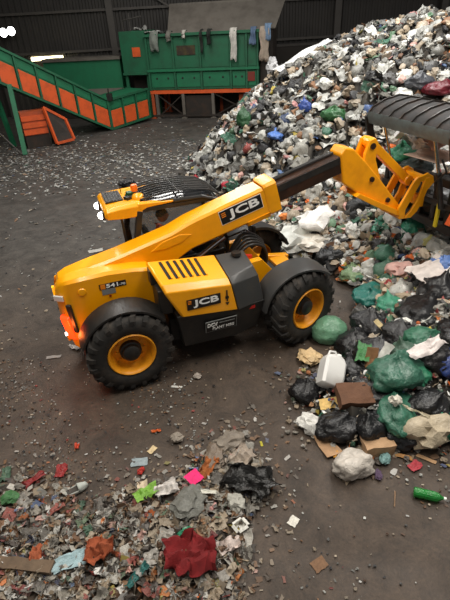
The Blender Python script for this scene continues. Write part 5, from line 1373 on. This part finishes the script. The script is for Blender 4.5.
Pt = patch_points(2100); merged('small_litter', Pt, rng.uniform(0.03, 0.12, len(Pt)), 0.66 * dull(cols(LW, len(Pt)), 0.9) + 0.34 * _d, LPAT, False, 'tiny scraps making up the litter patch on the near floor', 'litter')
occ2 = []
def grime(c, k=0.30): return tuple(v * 0.92 * (1 - k) + d * k for v, d in zip(c, (104, 90, 74)))
def patch_single(n, kind):
    made = 0; tries = 0
    while made < n and tries < n * 40:
        tries += 1
        x, y, z = patch_points(1)[0] if False else (rng.uniform(-2.9, 0.4), rng.uniform(2.15, 4.2), 0)
        d = float(sdist(np.array([x]), np.array([y]), PATCH)[0])
        if d < 0.02 or not in_view(np.array([[x, y, 0.05]]), 3)[0]: continue
        if y > 3.3 and x < -0.8 and rng.random() < 0.6: continue
        s = rng.uniform(0.07, 0.21)
        if any((x - a) ** 2 + (y - b) ** 2 < (0.42 * (s + t)) ** 2 for a, b, t in occ2): continue
        occ2.append((x, y, s)); made += 1
        z = ph(x, y) + 0.005
        sz = 'tiny ' if s < 0.11 else 'larger ' if s > 0.165 else ''; where = ('in the upper right litter patch' if y > 3.1 else 'in the litter around the red cloth') if x > -0.9 else ('in the lower left litter patch' if y < 2.85 else 'at the upper left litter edge')
        tl = (rng.normal() * 0.25, rng.normal() * 0.25)
        if kind == 'plastic_wrapper':
            nm, c = colpick({'grey': 30, 'white': 26, 'beige': 16, 'green': 6, 'blue': 5, 'red': 5, 'pink': 6, 'orange': 4}); c = grime(c)
            put(kind, SHEET[rng.integers(0, 12)], (x, y, z - 0.01), s, c, f'{sz}crumpled {nm} plastic wrapper {where}', 'wrapper', f'crumpled {nm} wrappers {where}', tilt=tl)
        elif kind == 'paper_scrap':
            nm, c = colpick({'white': 40, 'beige': 40, 'pink': 6, 'yellow': 5}); c = grime(c, 0.25)
            put(kind, FLAT[rng.integers(0, 8)], (x, y, z), s * 0.9, c, f'{sz}flat {nm} paper scrap {where}', 'paper', f'flat {nm} paper scraps {where}', tilt=tl)
        elif kind == 'crumpled_film':
            nm, c = colpick({'grey': 46, 'white': 26, 'beige': 26}); c = grime(c)
            put(kind, (CLOTH + SHEET)[rng.integers(0, 9)], (x, y, z - 0.01), s * 1.25, c, f'{sz}balled {nm} plastic film {where}', 'film', f'balled {nm} film {where}', tilt=tl)
        else:
            nm, c = colpick({'brown': 60, 'beige': 40})
            put(kind, CARD[rng.integers(0, 5)], (x, y, z), s, c, f'{sz}torn {nm} card piece {where}', 'cardboard', f'torn {nm} card pieces {where}', tilt=tl)
# pieces one can point at
def lit(name, me, x, y, size, c, label, cat, **k):
    sc = k.get('scale'); s = max(sc[:2]) if sc else size
    occ2.append((x, y, s * 0.8)); return put(name, me, (x, y, ph(x, y) + k.pop('dz', 0.0)), size, c, label, cat, **k)
lit('red_cloth', CLOTH[0], -0.48, 2.55, 0.4, (116, 14, 18), 'crumpled red cloth in the near litter patch', 'cloth', rz=0.1, scale=(0.48, 0.46, 0.42), material=cloth_m, dz=0.0)
lit('pink_card', FLAT[2], -0.47, 3.44, 0.14, (224, 40, 110), 'bright pink card on the right part of the litter patch', 'card', rz=0.7, scale=(0.17, 0.20, 0.1), dz=0.09)
lit('orange_cloth', CLOTH[2], -0.30, 3.60, 0.2, (160, 92, 44), 'orange brown cloth beside the pink card', 'cloth', rz=1.0, scale=(0.3, 0.18, 0.25), material=cloth_m)
lit('orange_cloth', CLOTH[1], -1.38, 2.62, 0.26, (150, 74, 42), 'orange fabric scrap in the lower left litter patch', 'cloth', rz=0.2, scale=(0.30, 0.28, 0.34), material=cloth_m, dz=0.02)
lit('orange_cloth', SHEET[6], -2.02, 2.62, 0.2, (160, 84, 52), 'small orange fabric scrap beside the wooden plank', 'cloth', scale=(0.2, 0.16, 0.2), material=cloth_m, dz=0.02)
lit('blue_wrapper', SHEET[11], -1.66, 2.56, 0.3, (150, 176, 182), 'pale blue foil wrapper at the end of the wooden plank', 'wrapper', rz=0.35, scale=(0.33, 0.22, 0.26), dz=0.02)
lit('green_film', SHEET[1], -1.0, 3.30, 0.24, (120, 168, 60), 'light green plastic film in the litter patch', 'film', rz=0.5, scale=(0.26, 0.2, 0.25), dz=0.02)
lit('black_torn_bag', CLOTH[2], 0.17, 3.36, 0.55, (30, 29, 28), 'torn black bag spread at the right end of the litter patch', 'bag', rz=-0.4, scale=(0.55, 0.42, 0.45), material=bag_m)
lit('clear_film', CRUMP[7], -0.52, 3.12, 0.34, (104, 104, 97), 'large ball of clear crumpled film below the pink card', 'film', scale=(0.34, 0.32, 0.34), dz=-0.01)
lit('clear_film', CRUMP[4], -0.05, 3.98, 0.3, (124, 114, 102), 'topmost clump of creased clear film in the litter patch', 'film', rz=0.3, scale=(0.32, 0.28, 0.22), dz=-0.02)
lit('clear_film', CRUMP[8], -0.22, 3.76, 0.3, (118, 104, 90), 'brownish clear film clump above the pink card', 'film', rz=1.3, scale=(0.36, 0.26, 0.18), dz=-0.02)
lit('clear_film', SHEET[2], 0.08, 3.72, 0.3, (156, 142, 128), 'creased clear film sheet above the torn black bag', 'film', rz=0.8, scale=(0.34, 0.30, 0.3), dz=-0.01)
lit('clear_film', CRUMP[0], 0.0, 3.12, 0.2, (168, 166, 156), 'small ball of clear film beside the torn black bag', 'film', scale=(0.2, 0.2, 0.2))
lit('white_tub', CARTON[3], 0.03, 2.86, 0.1, (214, 212, 204), 'small white tub at the right edge of the litter patch', 'tub', rz=0.6, scale=(0.11, 0.13, 0.12))
lit('striped_packet', SHEET[5], -0.09, 2.66, 0.24, (206, 190, 182), 'white and red crinkled packet at the right edge of the litter patch', 'packet', scale=(0.24, 0.22, 0.3), dz=0.0)
lit('green_bowl', CRUMP[13], -0.54, 2.80, 0.12, (26, 122, 88), 'dark green plastic dish above the red cloth', 'dish', scale=(0.14, 0.08, 0.1))
lit('white_strip', SHEET[7], -0.40, 3.24, 0.3, (206, 204, 192), 'curved white plastic strip below the pink card', 'strip', rz=-0.1, scale=(0.36, 0.07, 0.2), dz=0.06)
lit('white_handle_bag', SHEET[2], -0.78, 3.32, 0.24, (206, 200, 194), 'white handled bag left of the pink card', 'bag', rz=0.5, scale=(0.26, 0.2, 0.3), dz=0.03)
lit('red_film', SHEET[4], -2.38, 3.60, 0.24, (122, 28, 28), 'dark red film scrap at the left of the litter patch', 'film', scale=(0.26, 0.18, 0.2), material=bag_thin)
lit('red_film', SHEET[8], -2.10, 3.72, 0.16, (140, 34, 34), 'small red film scrap at the upper left of the litter patch', 'film', scale=(0.18, 0.14, 0.2), material=bag_thin)
lit('red_film', CRUMP[3], -1.12, 3.66, 0.1, (178, 44, 34), 'small red ball of plastic above the green film', 'film', scale=(0.12, 0.08, 0.1))
lit('green_film', CRUMP[9], -2.55, 3.32, 0.2, (60, 110, 62), 'green bottle fragment at the left photo edge of the litter patch', 'film', scale=(0.2, 0.16, 0.14))
lit('teal_packet', SHEET[9], -0.98, 2.38, 0.2, (36, 96, 92), 'teal and yellow packet at the bottom of the litter patch', 'packet', rz=0.9, scale=(0.26, 0.14, 0.2), dz=0.02)
lit('folded_card', CARD[1], -1.06, 3.46, 0.14, (198, 182, 156), 'cream folded card above the green film', 'card', rz=0.2, scale=(0.16, 0.18, 0.1))
lit('foil_tray', FLAT[5], -1.16, 3.80, 0.2, (140, 152, 156), 'grey blue foil tray on the floor above the litter patch', 'tray', rz=0.1, scale=(0.2, 0.16, 0.2))
lit('beige_card', FLAT[4], -1.02, 3.98, 0.1, (202, 180, 140), 'cream card scrap on the floor beside the foil tray', 'card', rz=0.9, scale=(0.12, 0.12, 0.1))
# slipper
sp = empty('slipper', (-1.84, 3.44, 0.02), 0.55, 'grey flattened slipper lying on the floor above the litter patch', 'slipper')
def sole(s, z): return [((0.135 * math.cos(a) * s), (0.058 + 0.012 * math.cos(a)) * math.sin(a) * s, z) for a in [2 * PI * k / 20 for k in range(20)]]
m_ = MB(); m_.loft([sole(1, 0), sole(1.03, 0.012), sole(0.98, 0.025)]); m_.build('sole', mat('slipper_sole', (150, 152, 146), 0.7, dirt=0.5), sp, smooth=40)
m_ = MB()
for k in range(2): pass
up = []
for i in range(6):
    x = 0.02 + 0.10 * i / 5; w = 0.062 - 0.006 * i
    up.append([(x, w * math.cos(a), 0.022 + (0.052 - 0.005 * i) * math.sin(a)) for a in [PI * k / 8 for k in range(9)]])
m_.loft(up, cap=False); uo = m_.build('upper', mat('slipper_upper', (166, 170, 164), 0.75, dirt=0.5), sp, smooth=60); q_ = uo.modifiers.new('t', 'SOLIDIFY'); q_.thickness = 0.008
m_ = MB(); m_.loft([[(-0.11 * s, -0.03 * s, z), (0.03, -0.04 * s, z), (0.03, 0.04 * s, z), (-0.11 * s, 0.03 * s, z)] for s, z in ((1, 0.022), (0.95, 0.030))]); m_.build('insole', mat('insole_dark', (62, 58, 54), 0.9), sp)
# plank
m_ = MB(); m_.box((0, 0, 0.03), (1.3, 0.11, 0.045)); me = m_.mesh('plank'); bm = bmesh.new(); bm.from_mesh(me); bmesh.ops.subdivide_edges(bm, edges=[e for e in bm.edges if abs((e.verts[0].co - e.verts[1].co).x) > 0.5], cuts=12)
for v in bm.verts: v.co += Vector((noise.noise(v.co * 30) * 0.02 if abs(v.co.x) > 0.6 else 0, noise.noise(v.co * 9) * 0.012, noise.noise(v.co * 9 + Vector((3, 0, 0))) * 0.008))
bm.to_mesh(me); bm.free()
o = link('wooden_plank', me, wood_m); o.location = (-2.46, 2.60, 0.09); o.rotation_euler = (0.1, -0.02, -0.16); tag(o, 'weathered wooden plank lying in the litter at the left photo edge', 'plank')
for k, n in (('plastic_wrapper', 110), ('paper_scrap', 80), ('crumpled_film', 75), ('torn_card', 40)): patch_single(n, k)

# ================================================================== LITTER on the open floor
def floor_pts(n, xr, yr, fn):
    out = []
    while len(out) < n:
        x = rng.uniform(*xr, n * 2); y = rng.uniform(*yr, n * 2); P = np.stack([x, y, np.full(n * 2, 0.002)], 1)
        ok = (sdist(x, y) < 0.1) & in_view(P) & (rng.random(n * 2) < fn(x, y))
        out += P[ok].tolist()
    return np.array(out[:n])
FW = {'white': 40, 'grey': 34, 'beige': 16, 'blue': 2, 'green': 2, 'brown': 6}
band = lambda x, y: np.clip(1 - np.abs(y - (17.2 - 0.15 * x)) / 4.2, 0.03, 1) * np.clip(0.35 + 0.65 * np.sin(x * 1.7 + y * 1.1) ** 2, 0, 1)
Pt = floor_pts(3000, (-11, 3), (11.0, 26), band); merged('floor_litter', Pt, rng.uniform(0.03, 0.13, len(Pt)), cols(FW, len(Pt)) * 0.62 + 0.03, LFL + LSH, True, 'scattered pale scraps on the far floor before the conveyor', 'litter')
Pt = floor_pts(420, (-8, 2.5), (6.5, 12.0), lambda x, y: np.full_like(x, 0.5)); merged('floor_litter', Pt, rng.uniform(0.02, 0.07, len(Pt)), cols({'white': 20, 'grey': 40, 'beige': 20, 'black': 20, 'brown': 20}, len(Pt)) * 0.6, LFL, True, 'thin scraps on the grey floor left of the telehandler', 'litter')
Pt = floor_pts(2200, (-4, 3.2), (2.1, 7.2), lambda x, y: np.clip(0.25 + 0.7 * (x < -0.3) * (y < 6), 0, 1) * np.clip(0.5 + 0.5 * np.sin(x * 3 + y * 2.1), 0.15, 1))
merged('floor_litter', Pt, rng.uniform(0.008, 0.038, len(Pt)), cols({'white': 14, 'grey': 30, 'beige': 22, 'brown': 30, 'red': 2, 'black': 20}, len(Pt)) * 0.6, LFL + LUMPS, True, 'crumbs and chips trodden into the brown near floor', 'litter')
Pt = np.concatenate([floor_pts(260, (0.6, 3.2), (2.8, 6.2), lambda x, y: np.clip(1 - (-sdist(x, y)) / 0.5, 0.0, 1)), ])
merged('floor_litter', Pt, rng.uniform(0.02, 0.09, len(Pt)), 0.55 * cols(NEARW, len(Pt)) * 0.8 + 0.45 * _d, LFL + LSH + LUMPS, True, 'loose scraps fringing the bag pile on the floor', 'litter')

Pt = floor_pts(260, (-3.4, 1.2), (2.1, 5.0), lambda x, y: np.where(sdist(x, y, PATCH) < 0, np.clip(1 - (-sdist(x, y, PATCH)) / 0.6, 0, 1) ** 2, 0))
merged('floor_litter', Pt, rng.uniform(0.02, 0.08, len(Pt)), 0.5 * cols(LW, len(Pt)) * 0.7 + 0.5 * _d, LFL + LSH, True, 'stray scraps thinning out around the litter patch', 'litter')
def fl_item(name, me, x, y, scale, c, label, cat, **k): return put(name, me, (x, y, k.pop('z', 0.0)), 1, c, label, cat, scale=scale, **k)
fl_item('dark_bundle', CRUMP[5], -2.97, 14.75, (0.62, 0.34, 0.34), (34, 34, 36), 'dark bundle lying on the far floor behind the cab', 'bundle', rz=0.05)
fl_item('plastic_sheet', FLAT[0], -3.0, 10.0, (0.34, 0.26, 0.25), (168, 166, 160), 'white plastic scrap on the grey floor left of the cab', 'sheet', rz=0.3)
fl_item('paper_scrap', FLAT[6], 0.60, 2.92, (0.12, 0.11, 0.1), (212, 208, 198), 'white paper scrap alone on the near floor right of the litter patch', 'paper', rz=0.9)
fl_item('paper_scrap', FLAT[1], -0.78, 5.12, (0.16, 0.06, 0.1), (206, 204, 198), 'narrow white slip on the floor below the rear wheel', 'paper', rz=-0.2)
fl_item('paper_scrap', FLAT[3], -2.85, 6.0, (0.24, 0.14, 0.1), (150, 146, 142), 'grey torn paper on the floor left of the rear wheel', 'paper', rz=0.1)
fl_item('plastic_sheet', SHEET[10], -2.55, 6.2, (0.2, 0.14, 0.14), (196, 190, 186), 'small white crumple on the floor behind the telehandler tail', 'sheet')
fl_item('orange_scrap', SHEET[6], -1.0, 4.28, (0.12, 0.06, 0.1), (206, 92, 30), 'small orange plastic scrap on the floor above the litter patch', 'scrap', rz=0.1, material=bag_thin)
fl_item('orange_scrap', SHEET[2], -2.0, 4.1, (0.09, 0.07, 0.1), (196, 66, 34), 'tiny red orange scrap on the brown floor', 'scrap', material=bag_thin)
fl_item('crumpled_film', CRUMP[6], -0.72, 4.12, (0.2, 0.14, 0.13), (140, 130, 118), 'brownish film ball on the floor above the green film', 'film')
fl_item('crumpled_film', CRUMP[1], -0.48, 5.3, (0.14, 0.10, 0.10), (170, 160, 150), 'small pale film ball on the floor below the engine cover', 'film')
fl_item('yellow_leaf', FLAT[7], 0.36, 3.98, (0.08, 0.06, 0.06), (170, 160, 50), 'small yellow scrap right of the torn black bag', 'scrap')
fl_item('brown_cap', FLAT[2], 0.78, 2.46, (0.15, 0.13, 0.1), (120, 90, 66), 'round brown rag on the near floor at the photo bottom', 'rag', rz=0.5)
b = put('plastic_bottle', BOT, (2.12, 3.10, 0.0), 0.3, (40, 150, 62), 'green plastic bottle lying alone on the floor at the lower right', 'bottle', rz=-0.35, scale=(0.33, 0.36, 0.36))
cpo = bpy.data.objects.new('bottle_cap', CAP); C.objects.link(cpo); cpo.parent = b; cpo.color = (*lin((220, 226, 220)), 1)
fl_item('stick', SHEET[5], 1.75, 3.12, (0.2, 0.025, 0.05), (150, 120, 92), 'thin pale strip on the floor right of the white bundle', 'strip', rz=1.2)
fl_item('packet', SHEET[8], 2.12, 3.52, (0.16, 0.12, 0.14), (176, 60, 70), 'red packet scrap below the beige sack', 'packet', rz=0.5)
fl_item('packet', SHEET[11], 2.05, 3.66, (0.2, 0.08, 0.12), (176, 128, 74), 'brown wrapper below the beige sack', 'packet', rz=-0.4)
fl_item('packet', CRUMP[2], 1.80, 3.62, (0.16, 0.12, 0.12), (112, 148, 146), 'pale teal film scrap below the tan carton', 'packet')
fl_item('packet', CRUMP[7], 1.66, 3.42, (0.12, 0.08, 0.1), (84, 64, 90), 'purple wrapper scrap right of the white bundle', 'packet')
fl_item('packet', SHEET[0], 1.24, 3.78, (0.16, 0.10, 0.14), (214, 150, 50), 'orange wrapper between the cardboard flap and the white bundle', 'packet')
fl_item('paper_scrap', FLAT[5], 2.3, 3.62, (0.22, 0.07, 0.1), (176, 140, 104), 'tan card strip below the beige sack', 'paper', rz=-0.6)
fl_item('plastic_sheet', SHEET[4], 1.15, 4.05, (0.3, 0.14, 0.16), (196, 190, 176), 'pale plastic strip in front of the black bag', 'sheet', rz=0.1)

# ================================================================== labels: tell look-alikes apart by their place
ORD = ['first', 'second', 'third', 'fourth', 'fifth', 'sixth', 'seventh', 'eighth', 'ninth', 'tenth', 'eleventh', 'twelfth', 'thirteenth', 'fourteenth', 'fifteenth', 'sixteenth', 'seventeenth', 'eighteenth', 'nineteenth', 'twentieth']
bylab = {}
for o in scene.objects:
    if o.parent is None and 'label' in o and 'group' in o: bylab.setdefault(o['label'], []).append(o)
for lab, os_ in bylab.items():
    if len(os_) < 2: continue
    os_.sort(key=lambda q: pxl(q.matrix_basis.translation)[0])
    for i, o in enumerate(os_):
        if i < len(ORD): o['label'] = f"{lab}, {ORD[i] + ' from left' if len(os_) > 2 else ('the left one' if i == 0 else 'the right one')}"
